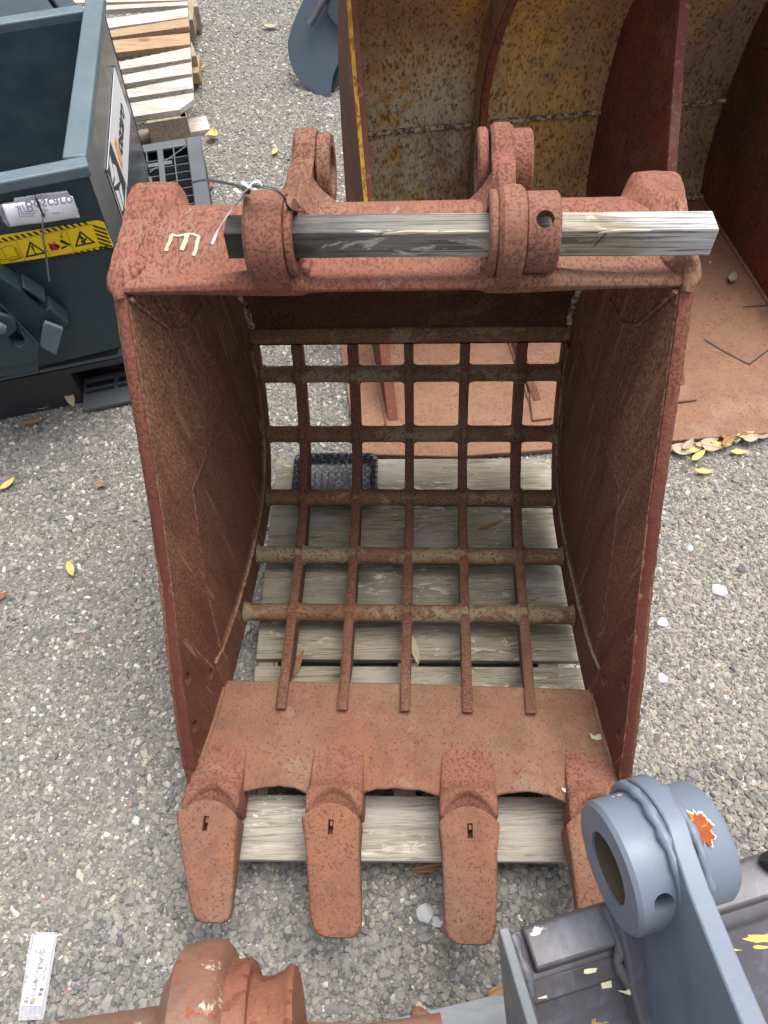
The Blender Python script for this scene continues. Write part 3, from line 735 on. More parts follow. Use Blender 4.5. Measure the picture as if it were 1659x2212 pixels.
for k, (c, x0, x1, _) in enumerate(TX):
    hw = .0515
    secs = [sec(c, -.345, hw*.90, .0195, -.02, .003), sec(c, -.365, hw*.94, .0225, -.03, .003), sec(c, -.40, hw*.98, .028, -.034, .006, .004),
            sec(c, -.424, hw, .034, -.036, .009, .006, crown=.002), sec(c, -.432, hw*1.01, .048, -.038, .009, .010, crown=.004), sec(c, -.455, hw*1.03, .051, -.038, .009, .026, crown=.005), sec(c, -.470, hw*1.02, .047, -.038, .008, .036, crown=.004),
            sec(c, -.474, hw*.96, .040, -.034, .007, .038, crown=.003), sec(c, -.476, hw*.88, .034, -.030, .006, .036, crown=.003), sec(c, -.50, hw*.84, .026, -.026, .006, .03)]
    V, F = loft(secs); ad_ = badd('tooth_adapter', V, F, M['rust_neck'], smooth=60)
    # tooth cap
    xc = (x0+x1)/2; hw = (x1-x0)/2; ta, tb, ty = tips[k]; tc = (ta+tb)/2; tw = (tb-ta)/2
    L_ = -.482-ty
    def mid(t): return xc+(tc-xc)*t
    ss = []
    prof = [(0, 1.0, .0375, -.034, .028), (.03, 1.0, .0385, -.034, .026), (.12, .955, .0365, -.031, .004), (.25, .905, .034, -.026, 0), (.42, None, .030, -.020, 0), (.62, None, .024, -.014, 0), (.80, None, .018, -.010, 0), (.90, .97, .0145, -.008, 0), (.955, .86, .0125, -.007, 0), (.985, .72, .0110, -.006, 0), (1.0, .52, .0095, -.005, 0)]
    for t, wf, zt, zb, ar in prof:
        if t <= .25: hh = hw*wf
        else:
            h0 = hw*.905 + (tw-hw*.905)*(t-.25)/.65 if t <= .9 else tw
            hh = h0*(wf or 1.0)
        ss.append(sec(mid(t), -.482-L_*t, hh, zt, zb, min(.007, (zt-zb)*.4), ar, crown=.0015))
    V, F = loft(ss); t_ = badd('tooth', V, F, M['rust_tooth'], smooth=60)
    slot = box((xc+.001, -.496, .03), (.0048, .0125, .02))
    cut(t_, [slot])
    V, F = box((xc+.0015, -.488, .0325-.006), (.003, .0055, .006)); badd('tooth_pin', V, F, M['rust_neck'], bevel=.0012)

# back plate over the grid
bp = [(.432, .322), (.447, .318), (.462, .37), (.468, .42), (.455, .48), (.42, .55), (.36, .625), (.30, .66)]
inn = catmull([(0, .4452, .318), (0, .455, .37), (0, .452, .43), (0, .435, .49), (0, .395, .56), (0, .34, .62), (0, .27, .655)], 4)
out_ = catmull([(0, .466, .314), (0, .475, .37), (0, .472, .435), (0, .453, .50), (0, .41, .575), (0, .352, .635), (0, .275, .675)], 4)
def extr(poly, xs, nsub, mat, name, **k):
    V = []; n = len(poly); F = []
    for i in range(nsub+1):
        x = xs[0]+(xs[1]-xs[0])*i/nsub
        V += [Vector((x, p[1], p[2])) for p in poly]
    for i in range(nsub):
        for c in range(n): F.append((i*n+c, i*n+(c+1) % n, (i+1)*n+(c+1) % n, (i+1)*n+c))
    F += [tuple(range(n-1, -1, -1)), tuple(nsub*n+c for c in range(n))]
    return badd(name, V, F, mat, **k)
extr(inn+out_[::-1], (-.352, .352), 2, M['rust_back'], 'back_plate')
extr([(0, .4455, .322), (0, .436, .330), (0, .437, .352), (0, .450, .362), (0, .470, .35), (0, .470, .318)], (-.345, .345), 2, M['rust_rod'], 'grid_header', bevel=.004)

# torque tube / top beam with its gutter lip
TUBE = [(.083, .779), (.092, .7795), (.105, .775), (.12, .7715), (.135, .7715), (.15, .775), (.165, .7805), (.18, .7865), (.20, .792), (.22, .7945), (.245, .793), (.268, .785), (.29, .768), (.308, .742), (.32, .71)]
tube = [(0, .084, .766), (0, .080, .773)] + [(0, a, b) for a, b in TUBE]
tube += [(0, .325, .68), (0, .30, .668), (0, .22, .672), (0, .155, .718), (0, .115, .750), (0, .10, .760)]
extr(tube, (-.402, .402), 60, M['rust_top'], 'torque_tube', smooth=50)
for sg in (-1, 1):
    pol = [(.075, .772), (.085, .786), (.13, .793), (.18, .796), (.215, .800), (.252, .808), (.288, .808), (.322, .790), (.35, .75), (.352, .70), (.33, .66), (.25, .668), (.155, .715), (.108, .752)]
    P = catmull([(0, a, b) for a, b in pol]+[(0, pol[0][0], pol[0][1])], 3)[:-1]
    cy = sum(p.y for p in P)/len(P); cz = sum(p.z for p in P)/len(P)
    secs = []
    for x in (.332, .342, .352, .362, .370, .378, .386, .394, .402, .412, .419, .4235):
        row = []
        for i, p in enumerate(P):
            hump = min(1, max(0, (p.y-.17)/.09))*min(1, max(0, (p.z-.70)/.05)); E_ = .396-.036*hump
            t = min(1, max(0, (E_+.004-x)/.026)); k = 1-.45*t*t*(3-2*t)
            if x > .415: k *= .985 if x < .42 else .955
            row.append(Vector((sg*x, cy+(p.y-cy)*k, cz+(p.z-cz)*k+.0012*math.sin(i*2.1+x*90))))
        secs.append(row)
    V, F = loft(secs); badd('end_collar', V, F, M['rust_top'], smooth=70)
    q = random.Random(31+sg)
    bead('corner_weld', [(sg*.411, .082, .777), (sg*.412, .13, .790), (sg*.412, .19, .794), (sg*.412, .25, .802)], .0062, M['rust_top'], bucket, seed=90+sg, step=.007)
    V, F = sweep([(sg*.404, .070, .768), (sg*.407, .078, .780), (sg*.407, .10, .792)], [.008, .0115, .008], 10); badd('corner_weld', V, F, M['rust_top'], smooth=70)
# thicker wedge of the lip below each lug
def wedge(xs):
    secs = []
    for x, h in xs: 
        secs.append([Vector((x, .0785-h*.25, .7805+h*.55)), Vector((x, .0745-h*.32, .774+h*.35)), Vector((x, .0820-h*.1, .7645-h*.12)), Vector((x, .10, .760)), Vector((x, .118, .766)), Vector((x, .095, .779+h*.65))])
    V, F = loft(secs); return badd('lip_wedge', V, F, M['rust_top'], smooth=55, bevel=.002)
wedge([(-.40, .002), (-.32, .008), (-.25, .018), (-.21, .027), (-.165, .032), (-.138, .028), (-.128, .008), (-.10, .0), (.02, .0), (.108, .0), (.119, .008), (.126, .030), (.16, .034), (.20, .027), (.26, .012), (.32, .004), (.40, .001)])

# lugs
def lug_outline():
    c1 = (.100, .846); c2 = (.36, .782); P = []
    P += [(.066, .778), (.052, .798)]
    for a in range(205, 40, -11): P.append((c1[0]+.062*math.cos(math.radians(a)), c1[1]+.060*math.sin(math.radians(a))))
    P += [(.163, .858), (.178, .835), (.205, .818), (.235, .812), (.262, .818), (.285, .832)]
    for a in range(132, -60, -11): P.append((c2[0]+.064*math.cos(math.radians(a)), c2[1]+.064*math.sin(math.radians(a))))
    P += [(.375, .70), (.34, .66), (.28, .70), (.2, .72), (.13, .74), (.10, .765)]
    return P
def shift(y, amt): return amt*min(1, max(0, (y-.13)/.16))
for nm, x0, x1, amt, bosses in (('left', -.200, -.148, .030, [(-.148, -.137, 0, .052), (-.134, -.112, 1, .056)]), ('right', .136, .171, .0, [(.124, .136, 0, .055), (.171, .216, 0, .052), (.120, .136, 1, .058), (.170, .206, 1, .055)])):
    P = lug_outline(); n = len(P)
    V = []; rr = .007
    bx_ = [(x0, .94), (x0+.006, 1.0), (x1-.006, 1.0), (x1, .94)]
    cyy = .22; czz = .80
    for xx, kk in bx_:
        for y, z in P:
            ins = (1-kk)*.09
            # inset towards nearest pin centre
            cc = (.10, .846) if y < .22 else (.36, .782)
            dv = Vector((cc[0]-y, cc[1]-z)); dv = dv.normalized()*ins if dv.length > .02 else dv*0
            xs2 = xx + shift(y, amt) if nm == 'left' else xx + (.004 if y > .2 else 0)
            if nm == 'left' and xx > (x0+x1)/2: xs2 -= shift(y, .016)
            V.append(Vector((xs2, y+dv.x, z+dv.y)))
    F = [(i*n+k, i*n+(k+1) % n, (i+1)*n+(k+1) % n, (i+1)*n+k) for i in range(3) for k in range(n)] + [tuple(range(n-1, -1, -1)), tuple(3*n+k for k in range(n))]
    lug = badd('lug', V, F, M['rust_lug'], smooth=45)
    cut(lug, [cyl((0, .100, .846), (1, 0, 0), .034, .3), cyl((0, .36, .782), (1, 0, 0), .036, .3)])
    for a, b, which, ro in bosses:
        c = (0, .100, .846) if which == 0 else (0, .36, .782); ri = .034 if which == 0 else .036
        prof = [(a, ri), (a, ro-.003), (a+.003, ro), (b-.003, ro), (b, ro-.003), (b, ri), (a, ri)]
        V, F = lathe(c, (1, 0, 0), prof, 48)
        bo = badd('lug_boss', V, F, M['rust_lug'], smooth=40)
        if nm == 'right' and which == 0 and a > .15:
            bm = bmesh.new(); bm.from_mesh(bo.data); bmesh.ops.remove_doubles(bm, verts=bm.verts, dist=1e-5); bm.to_mesh(bo.data); bm.free()
            cut(bo, [cyl((.194, .074, .882), (0, -.60, .80), .0115, .03, 24)])
    if nm == 'left': g0, g1, g2 = -.125, -.150, -.092
    else: g0, g1, g2 = .128, .150, .098
    V, F = loft([[Vector((g1, .20, .835)), Vector((g0, .20, .80)), Vector((g2, .20, .782)), Vector((g1, .20, .77))], [Vector((g1, .30, .835)), Vector((g0, .30, .79)), Vector((g2, .30, .755)), Vector((g1, .30, .74))]]); badd('lug_gusset', V, F, M['rust_lug'], bevel=.006, seg=3)
    xa = x0 if nm == 'left' else .132; xb = x1+.01 if nm == 'left' else .174
    # weld fillet at the foot of the lug
    bead('lug_weld', [(xa-.004, .088, .788), (xa-.003, .13, .772), (xa-.002, .16, .783), (xa, .20, .795)], .009, M['rust_top'], bucket, seed=6)
    bead('lug_weld', [(xb+.002, .088, .788), (xb+.002, .13, .772), (xb+.002, .16, .783), (xb+.006, .20, .795)], .009, M['rust_top'], bucket, seed=8)
    bead('lug_weld', [(xa-.004, .078, .786), ((xa+xb)/2, .066, .792), (xb+.004, .078, .786)], .010, M['rust_top'], bucket, seed=12, step=.009)

# E painted on the tube
def ontube(x, y, lift=.0008):
    p = BL(x, y, lz=.78)
    for _ in range(12):
        p = BL(x, y, lz=.5*p.z+.5*interp(p.y, [a for a, b in TUBE], [b for a, b in TUBE]))
    return p+Vector((0, -.3, .95))*lift
strokes = [([(370, 507), (385, 510), (400, 507), (415, 506), (430, 511)], .0024), ([(371, 508), (368, 520), (362, 532), (359, 543)], .0030), ([(404, 508), (401, 520), (396, 532), (392, 541)], .0038), ([(430, 511), (426, 525), (423, 540), (418, 553)], .0030)]
parts = []
for st, r_ in strokes:
    P = catmull([ontube(*p) for p in st], 4); q = random.Random(len(parts))
    parts.append(sweep(P, [r_*(.8+.4*q.random()) for _ in P], 8, flat=.3))
V, F = merge(parts); tag(badd('letter_mark', V, F, M['chalk'], smooth=60), kind='stuff')

# ------------------------------------------------------------------ wooden beam through the lugs
bc = BM @ Vector((.097, .100, .8435))
V, F = [], []
q = random.Random(4); secs = []
for i in range(23):
    x = -.3275+.655*i/22; j = q.uniform(-.0004, .0004)
    secs.append([Vector((x, -.0205+j, -.0205)), Vector((x, .0205, -.0205+j)), Vector((x, .0205, .0205)), Vector((x, -.0205+j, .0205+j))])
V, F = loft(secs)
beam = bpy.data.objects.new('wooden_beam', bpy.data.meshes.new('wooden_beam')); beam.data.from_pydata(V, [], F); beam.data.materials.append(M['beam'])
bm = bmesh.new(); bm.from_mesh(beam.data); bmesh.ops.recalc_face_normals(bm, faces=bm.faces); bm.to_mesh(beam.data); bm.free()
beam.matrix_world = Matrix.Translation(bc) @ Euler((0, -.012, -.030)).to_matrix().to_4x4(); col.objects.link(beam)
md = beam.modifiers.new('bevel', 'BEVEL'); md.width = .0015; md.segments = 2; md.limit_method = 'ANGLE'
sl_ = []
for (x0_, x1_, h0, h1) in ((-.115, -.045, .0208, .0215), (-.06, .035, .0206, .0209), (.17, .235, .0207, .0210)):
    sl_.append(prism([Vector((x0_, -.0212, .0165)), Vector((x1_, -.0216, .0195)), Vector((x1_+.004, -.0208, h0)), Vector(((x0_+x1_)/2, -.0208, h1)), Vector((x0_+.006, -.0209, .0190))], (0, .0016, .0003)))
for k_, pr_s in enumerate(sl_):
    sp_o = bpy.data.objects.new('splinter', bpy.data.meshes.new('splinter')); sp_o.data.from_pydata(pr_s[0], [], pr_s[1]); sp_o.data.materials.append(M['splinter']); col.objects.link(sp_o); sp_o.parent = beam
ck = bpy.data.objects.new('crack', bpy.data.meshes.new('crack')); cv, cf = prism([Vector((.168, -.0207, -.004)), Vector((.1695, -.0207, -.004)), Vector((.183, -.0207, .0175)), Vector((.181, -.0207, .018))], (0, .0006, 0)); ck.data.from_pydata(cv, [], cf); ck.data.materials.append(M['nail']); col.objects.link(ck); ck.parent = beam
tag(beam, 'weathered square timber pushed through the pin holes of the rusty lugs, dark at its left end', 'timber')

# ------------------------------------------------------------------ cable ties
def tie(name, pts, wdt, mat, label, flat=.35, head=None, up=Vector((0, 0, 1)), k=6, tail_mat=None):
    P = catmull(pts, k); V, F = sweep(P, [wdt]*len(P), 8, flat=flat, up=up)
    if head is not None:
        hv, hf = box(head, (wdt*1.5, wdt*1.7, wdt*1.2)); V, F = merge([(V, F), (hv, hf)])
    o = add(name, V, F, mat, None, smooth=50)
    return tag(o, label, 'cable tie')
def W(x, y, ly=None, lz=None, lx=None): return BM @ BL(x, y, lx=lx, ly=ly, lz=lz)
c1 = Vector((0, .10, .846))
arc = [W(628, 470, ly=.115), W(626, 452, ly=.09), W(612, 425, ly=.085), W(592, 409, ly=.085), W(565, 403, ly=.085), W(540, 402, ly=.09)]
tie('cable_tie', [BM @ Vector((-.134, .137, .86))]+arc[1:]+[W(530, 408, ly=.095), W(505, 399, ly=.11), W(470, 392, ly=.13), W(440, 389, ly=.15), W(415, 394, ly=.16)], .0031, M['tie_black'],
    'dark cable tie looped over the left lug, its tail sticking out left', head=W(533, 409, ly=.098))
tie('cable_tie', [W(556, 408, ly=.085), W(545, 408, ly=.08), W(530, 398, ly=.08), W(524, 393, ly=.085)], .0028, M['tie_white'], 'short white cable tie end lying over the grey tie on the left lug')
tie('cable_tie', [W(565, 400, ly=.08), W(560, 392, ly=.08), W(550, 392, ly=.08), W(543, 398, ly=.08), W(540, 404, ly=.08), W(528, 415, ly=.09), W(524, 425, ly=.10), W(505, 447, ly=.11), W(485, 475, ly=.11), W(470, 500, ly=.11), W(458, 527, ly=.10)], .0027, M['tie_white'],
    'white looped cable tie on the left lug, its long tail over the tube')
tie('cable_tie', [W(536, 445, ly=.12), W(527, 425, ly=.11), W(532, 412, ly=.10), W(522, 420, ly=.10), W(507, 408, ly=.12)], .0027, M['tie_white'], 'small white cable tie knotted beside the left lug')

# ------------------------------------------------------------------ grey pallet under the bucket
PZ = .092
pl = thing('wooden_pallet', G(880, 1400, 0), 'weathered grey wooden pallet lying under the rusty skeleton bucket', 'pallet')
Yb = [((592, 992), (1188, 990)), ((583, 1083), (1203, 1094)), ((581, 1087), (1204, 1098)), ((566, 1181), (1215, 1186)), ((565, 1185), (1216, 1190)), ((559, 1304), (1234, 1311)), ((559, 1307), (1234, 1314)), ((550, 1423), (1253, 1428)), ((549, 1438), (1255, 1441)), ((537, 1535), (1243, 1545)), ((534, 1545), (1243, 1555)), ((524, 1640), (1236, 1650)), ((520, 1716), (1228, 1722)), ((510, 1858), (1232, 1862))]
lq, rq = G(592, 992, PZ), G(1188, 990, PZ)
L0, L1 = G(594, 1020, PZ), G(548, 1470, PZ); R0, R1 = G(1192, 1020, PZ), G(1262, 1486, PZ)
def onedge(A, B, y): t = (y-A.y)/(B.y-A.y); return A.lerp(B, t)
for i in range(0, len(Yb), 2):
    (a, b), (c, d) = Yb[i], Yb[i+1]
    A_, B_, C_, D_ = G(*a, PZ), G(*b, PZ), G(*c, PZ), G(*d, PZ)
    if i < 12:
        A_ = onedge(L0, L1, A_.y); B_ = onedge(R0, R1, B_.y); C_ = onedge(L0, L1, C_.y); D_ = onedge(R0, R1, D_.y)
    V, F = prism([C_, D_, B_, A_], (0, 0, -.018))
    bd = add('board', V, F, M['pallet_front'] if i == 12 else M['pallet_grey'], pl, bevel=.0018)
    ns = []
    for e, (P, Q) in enumerate(((A_, B_), (C_, D_))):
        yy = .28 if e == 0 else .72
        for t in (.04, .5, .955):
            p = (A_.lerp(B_, t)).lerp(C_.lerp(D_, t), yy); ns.append(cyl(p+Vector((rnd.uniform(-.004, .004), 0, .0002)), (0, 0, 1), .0038, .0006, 10))
    V, F = merge(ns); tag(add('nail_heads', V, F, M['nail'], bd), kind='stuff')
for t in (.035, .5, .965):
    A_ = onedge(L0, L1, 1.19).lerp(onedge(R0, R1, 1.19), t); B_ = G(512, 1846, PZ).lerp(G(1231, 1850, PZ), t)
    dx = Vector((.022, 0, 0))
    V, F = prism([A_-dx+Vector((0, 0, -.0185)), A_+dx+Vector((0, 0, -.0185)), B_+dx+Vector((0, 0, -.0185)), B_-dx+Vector((0, 0, -.0185))], (0, 0, -.056))
    add('stringer', V, F, M['block'], pl, bevel=.002)
for y in (1.15, .72, .335):
    A_ = onedge(L0, L1, y); B_ = onedge(R0, R1, y); V, F = prism([Vector((A_.x, y-.045, .0172)), Vector((B_.x, y-.045, .0172)), Vector((B_.x, y+.045, .0172)), Vector((A_.x, y+.045, .0172))], (0, 0, -.0165))
    add('base_board', V, F, M['pallet_grey'], pl, bevel=.002)

# ------------------------------------------------------------------ black food tray
tz = PZ+.002
tc_ = G(724, 1040, tz); tr = thing('food_tray', tc_, 'black patterned plastic food tray lying on the back board of the grey pallet', 'tray')
p0, p1 = G(632, 1035, tz+.02), G(816, 1035, tz+.02); hx = (p1-p0).length/2; tdx = (p1-p0).normalized(); tdy = Vector((-tdx.y, tdx.x, 0)); hy = (G(724, 978, tz+.02)-G(724, 1090, tz+.02)).length/2
mid_ = (p0+p1)/2; mid_.z = tz
def rr_ring(kx, ky, r, z):
    out = []
    for cx_, cy_, a0 in ((kx-r, ky-r, 0), (-(kx-r), ky-r, 90), (-(kx-r), -(ky-r), 180), (kx-r, -(ky-r), 270)):
        for s_ in range(5):
            a = math.radians(a0+s_*22.5); out.append(mid_+tdx*(cx_+r*math.cos(a))+tdy*(cy_+r*math.sin(a))+Vector((0, 0, z)))
    return out
prof = [(1.0, .0, .020, .019), (1.0, .0, .022, .024), (.945, 0, .02, .026), (.90, 0, .018, .022), (.84, 0, .016, .006), (.80, 0, .014, .0032)]
rings = [rr_ring(hx*k-(.002 if i == 0 else 0), hy-(1-k)*hx, r, z) for i, (k, _, r, z) in enumerate(prof)]
V = [v for r in rings for v in r]; n = 20; F = [(i*n+k, i*n+(k+1) % n, (i+1)*n+(k+1) % n, (i+1)*n+k) for i in range(len(rings)-1) for k in range(n)] + [tuple((len(rings)-1)*n+k for k in range(n))]
tb = add('tray_shell', V, F, M['tray'], tr, smooth=50); md = tb.modifiers.new('solid', 'SOLIDIFY'); md.thickness = .0012; md.offset = -1
for i in range(9):
    x = -hx*.66+i*hx*1.32/8; a = mid_+tdx*x-tdy*hy*.42+Vector((0, 0, .0042)); b = mid_+tdx*x+tdy*hy*.42+Vector((0, 0, .0042))
    V, F = sweep([a, b], .0024, 8, flat=.8); add('tray_ridge', V, F, M['tray'], tr)

# ------------------------------------------------------------------ the big rusty bucket behind
OB = Vector((.03, 1.40, 0)); th = .1415; ub = Vector((math.cos(th), math.sin(th), 0)); wb = Vector((-math.sin(th), math.cos(th), 0))
big = thing('wide_bucket', OB, 'large wide rusty bucket with worn yellow and khaki paint, divided by plates, lying open behind', 'excavator bucket', rot=(0, 0, th))
def gadd(name, V, F, mat, **k): return add(name, V, F, mat, big, world=False, **k)
fl = [(-.115, -.088), (.14, -.138), (.74, -.180), (1.01, -.196), (1.75, -.30), (1.75, .86), (-.10, .86)]
V, F = prism([(x, y, .006) for x, y in fl], (0, 0, .016)); gadd('floor_plate', V, F, M['floor_rust'], bevel=.003)
bk = catmull([(0, .86, .018), (0, .905, .12), (0, .925, .33), (0, .92, .48), (0, .895, .62), (0, .80, .78), (0, .66, .93), (0, .45, 1.07)], 4)
def strip(x0_, x1_, i0, i1, mat, name, dep=0):
    sub = bk[i0:i1+1]; V = []
    for x in (x0_, x1_):
        for p in sub: V.append(Vector((x, p.y+dep, p.z)))
        for p in reversed(sub): V.append(Vector((x, p.y+.02, p.z+.004)))
    n = 2*len(sub); F = [tuple(range(n)), tuple(range(2*n-1, n-1, -1))]+[(k, (k+1) % n, (k+1) % n+n, k+n) for k in range(n)]
    V2 = V; F2 = [F[2+k] for k in range(n)]
    # caps as strips so the thin curved outline stays clean
    m_ = len(sub)
    for c in (0, n):
        for k in range(m_-1): F2.append((c+k, c+k+1, c+n-2-k, c+n-1-k))
    return gadd(name, V2, F2, mat, smooth=40)
WX = [0.0, .41, .83, 1.25, 1.68]
for k in range(4):
    mt = M['ochre'] if k < 2 else M['ochre2']
    strip(WX[k], WX[k+1], 0, 8, mt, 'back_lower_plate')
    strip(WX[k], WX[k+1], 8, len(bk)-1, mt, 'back_upper_plate', dep=-.004)
    bead('weld_seam', [(WX[k]+.01, .917, .332), (WX[k+1]-.01, .917, .332)], .009, M['weld_pale'] if k != 9 else M['ochre'], big, seed=k, step=.012)
    bead('weld_seam', [(WX[k]+.01, .855, .03), (WX[k+1]-.01, .855, .03)], .012, M['weld_pale'] if k > 1 else M['ochre'], big, seed=k+7, step=.012)
side_prof = [(-.02, .022), (.03, .05), (.39, .40), (.56, .69), (.63, .84), (.60, 1.05), (.50, 1.06)] + [(p.y-.002, p.z) for p in reversed(bk[:-3])] + [(.6, .022)]
part_prof = [(-.04, .022), (.02, .038), (.30, .055), (.60, .12), (.76, .23), (.822, .34), (.834, .47), (.80, .58), (.742, .69), (.668, .785), (.52, .96), (.47, 1.05)] + [(p.y-.002, p.z) for p in reversed(bk[:-3])] + [(.6, .022)]
for k, x in enumerate(WX):
    pr = part_prof if k == 1 else side_prof
    tk = .026 if k != 1 else .022
    bm = bmesh.new(); vs = [bm.verts.new((x-tk/2, y, z)) for y, z in pr]; bm.faces.new(vs)
    r_ = bmesh.ops.extrude_face_region(bm, geom=bm.faces[:]); bmesh.ops.translate(bm, verts=[e for e in r_['geom'] if isinstance(e, bmesh.types.BMVert)], vec=(tk, 0, 0))
    bmesh.ops.triangulate(bm, faces=[f for f in bm.faces if len(f.verts) > 4]); bm.verts.index_update()
    V = [v.co.copy() for v in bm.verts]; F = [tuple(v.index for v in f.verts) for f in bm.faces]; bm.free()
    gadd('side_plate' if k in (0, 4) else 'divider_plate', V, F, M['wallred'] if k != 1 else M['ochre2'], smooth=30, bevel=.003)
    ep = [p for p in pr[:(6 if k != 1 else 11)]]
    if k == 1: mt = M['wallred']
    else: mt = M['walledge']
    V = []
    for (y, z) in ep: V += [Vector((x-tk/2-.001, y-.004, z+.001)), Vector((x+tk/2+.001, y-.004, z+.001)), Vector((x+tk/2+.001, y+.012, z-.010)), Vector((x-tk/2-.001, y+.012, z-.010))]
    n = len(ep); F = [(i*4+c, i*4+(c+1) % 4, (i+1)*4+(c+1) % 4, (i+1)*4+c) for i in range(n-1) for c in range(4)]+[(3, 2, 1, 0), tuple((n-1)*4+c for c in range(4))]
    gadd('edge_strip', V, F, mt, smooth=30, bevel=.002)
    if k == 0:
        V = []
        ep = [(.20, .215)]+ep[2:]; n = len(ep)+1
        for (y, z) in ep: V += [Vector((x-tk/2+.001, y-.0062, z+.0022)), Vector((x-.002, y-.0062, z+.0022)), Vector((x-.002, y-.003, z)), Vector((x-tk/2+.001, y-.003, z))]
        n -= 1; F = [(i*4+c, i*4+(c+1) % 4, (i+1)*4+(c+1) % 4, (i+1)*4+c) for i in range(n-1) for c in range(4)]+[(3, 2, 1, 0), tuple((n-1)*4+c for c in range(4))]
        gadd('yellow_edge', V, F, M['yellow_old'], smooth=30)
    bead('foot_weld', [(x-tk/2-.004, -.01, .024), (x-tk/2-.004, .84, .026)], .006, M['floor_rust'], big, seed=k+20, step=.01)
    bead('foot_weld', [(x+tk/2+.004, -.01, .024), (x+tk/2+.004, .84, .026)], .006, M['floor_rust'], big, seed=k+30, step=.01)
    V, F = prism([(x-.03, -.055, .022), (x+.03, -.055, .022), (x+.012, .05, .03), (x-.012, .05, .03)], (0, 0, .010)); gadd('toe_weld', V, F, M['floor_rust'], bevel=.006, seg=3)
# ties and bits lying on the floor plate
fz = .0225
def ftie(pts, lab, z=fz+.002): return tie('cable_tie', [G(x, y, z) for x, y in pts], .0019, M['tie_black'], lab, k=4)
ftie([(1522, 733), (1560, 756), (1619, 787)], 'black cable tie on the orange plate, left half of the bent pair')
ftie([(1619, 787), (1640, 771), (1665, 752)], 'black cable tie on the orange plate, right half of the bent pair')
ftie([(1605, 663), (1659, 659), (1680, 658)], 'thin straight black cable tie on the orange plate near the right edge')

# ------------------------------------------------------------------ leaves
def leaf(cx_, cy_, ln, wd, ang, mat, label, z=.012, curl=.15, tilt=0.0, group=None, roll=0.0, name='fallen_leaf'):
    c = G(cx_, cy_, z); n = 9; V = []; ca, sa = math.cos(ang), math.sin(ang)
    for i in range(n):
        t = i/(n-1); u = (t-.5)*ln; h = wd*math.sin(math.pi*min(1, t*1.02))**.75*.5*(1-.25*(t-.4))
        zz = curl*ln*((2*t-1)**2)*.35 + tilt*u
        for k in (-1, -.5, 0, .5, 1):
            v = k*h; q_ = abs(k)*wd*.16+roll*v
            V.append(Vector((c.x+u*ca-v*sa, c.y+u*sa+v*ca, c.z+zz+q_)))
    F = [(i*5+k, i*5+k+1, (i+1)*5+k+1, (i+1)*5+k) for i in range(n-1) for k in range(4)]
    o = add(name, V, F, mat, None, smooth=60); md = o.modifiers.new('solid', 'SOLIDIFY'); md.thickness = .0006
    return tag(o, label, 'leaf', group)
D2R = math.radians
LY, LB, LG = M['leaf_y'], M['leaf_b'], M['leaf_g']
leaf(17, 1046, .050, .020, D2R(52), LY, 'yellow leaf on the gravel at the left photo edge')
leaf(153, 1230, .050, .020, D2R(-62), LY, 'pale yellow leaf alone on the open gravel left of the bucket')
leaf(72, 912, .058, .020, D2R(15), LB, 'brown leaf on the gravel in front of the black plastic pallet')
leaf(218, 1048, .040, .014, D2R(20), LB, 'small dark brown curled leaf beside the left edge of the bucket', curl=.6)
leaf(2, 1290, .040, .016, D2R(40), LB, 'orange brown leaf cut by the left edge of the photo')
leaf(1521, 1019, .056, .017, D2R(-5), LY, 'yellow leaf lying on the pale sand right of the bucket')
leaf(1596, 977, .050, .016, D2R(-3), LY, 'small yellow leaf on the sand near the right edge below the orange plate')
leaf(1508, 985, .060, .019, D2R(38), LY, 'big yellow leaf slanting out of the leaf heap below the orange plate', z=.02)
leaf(92, 880, .055, .015, D2R(10), LY, 'yellow leaf at the corner of the black plastic pallet foot')
leaf(75, 868, .05, .016, D2R(-20), LG, 'grey brown leaf tucked in the cut-out of the plastic pallet foot')
leaf(152, 862, .062, .025, D2R(-62), LG, 'large grey brown leaf leaning on the front edge of the plastic pallet', z=.035, tilt=-.3)
leaf(243, 860, .060, .018, D2R(10), LY, 'yellow leaf at the foot of the pallet touching the bucket edge')
leaf(210, 870, .06, .013, D2R(3), LG, 'thin dry leaf lying along the front of the plastic pallet')
leaf(212, 784, .045, .014, D2R(-20), LG, 'dry leaf lying inside the plastic pallet opening', z=.05)
leaf(1582, 600, .055, .028, D2R(62), LG, 'pale grey leaf standing on the orange plate by the right edge', z=fz+.01)
leaf(425, 147, .075, .03, D2R(-15), LY, 'light tan leaf on the gravel beside the pale slatted pallet')
leaf(459, 293, .060, .045, D2R(80), LY, 'curled yellow leaf near the corner of the plastic pallet', curl=.6, z=.02)
leaf(594, 328, .050, .022, D2R(75), LY, 'small orange yellow leaf alone on the gravel behind the tube')
leaf(446, 408, .080, .03, D2R(50), LB, 'light brown leaf between plastic pallet and rusty tube')
leaf(586, 58, .08, .03, D2R(-5), LG, 'pale tan leaf on the far gravel left of the blue scoop')
leaf(640, 1440, .075, .016, D2R(62), LB, 'dark brown curled leaf standing on the pallet beside the first rib', z=PZ+.015, tilt=.25, curl=.4)
leaf(896, 1405, .075, .018, D2R(-80), LG, 'grey leaf lying half under the middle rib on the pallet', z=PZ+.006)
leaf(925, 1875, .075, .016, D2R(8), LB, 'dark brown leaf below the front board of the grey pallet')
leaf(1058, 1136, .06, .012, D2R(20), LB, 'thin brown leaf on the pallet behind the fourth rib', z=PZ+.004)
leaf(1078, 2142, .05, .02, D2R(20), LB, 'brown leaf on the gravel above the steel plate', z=.01)
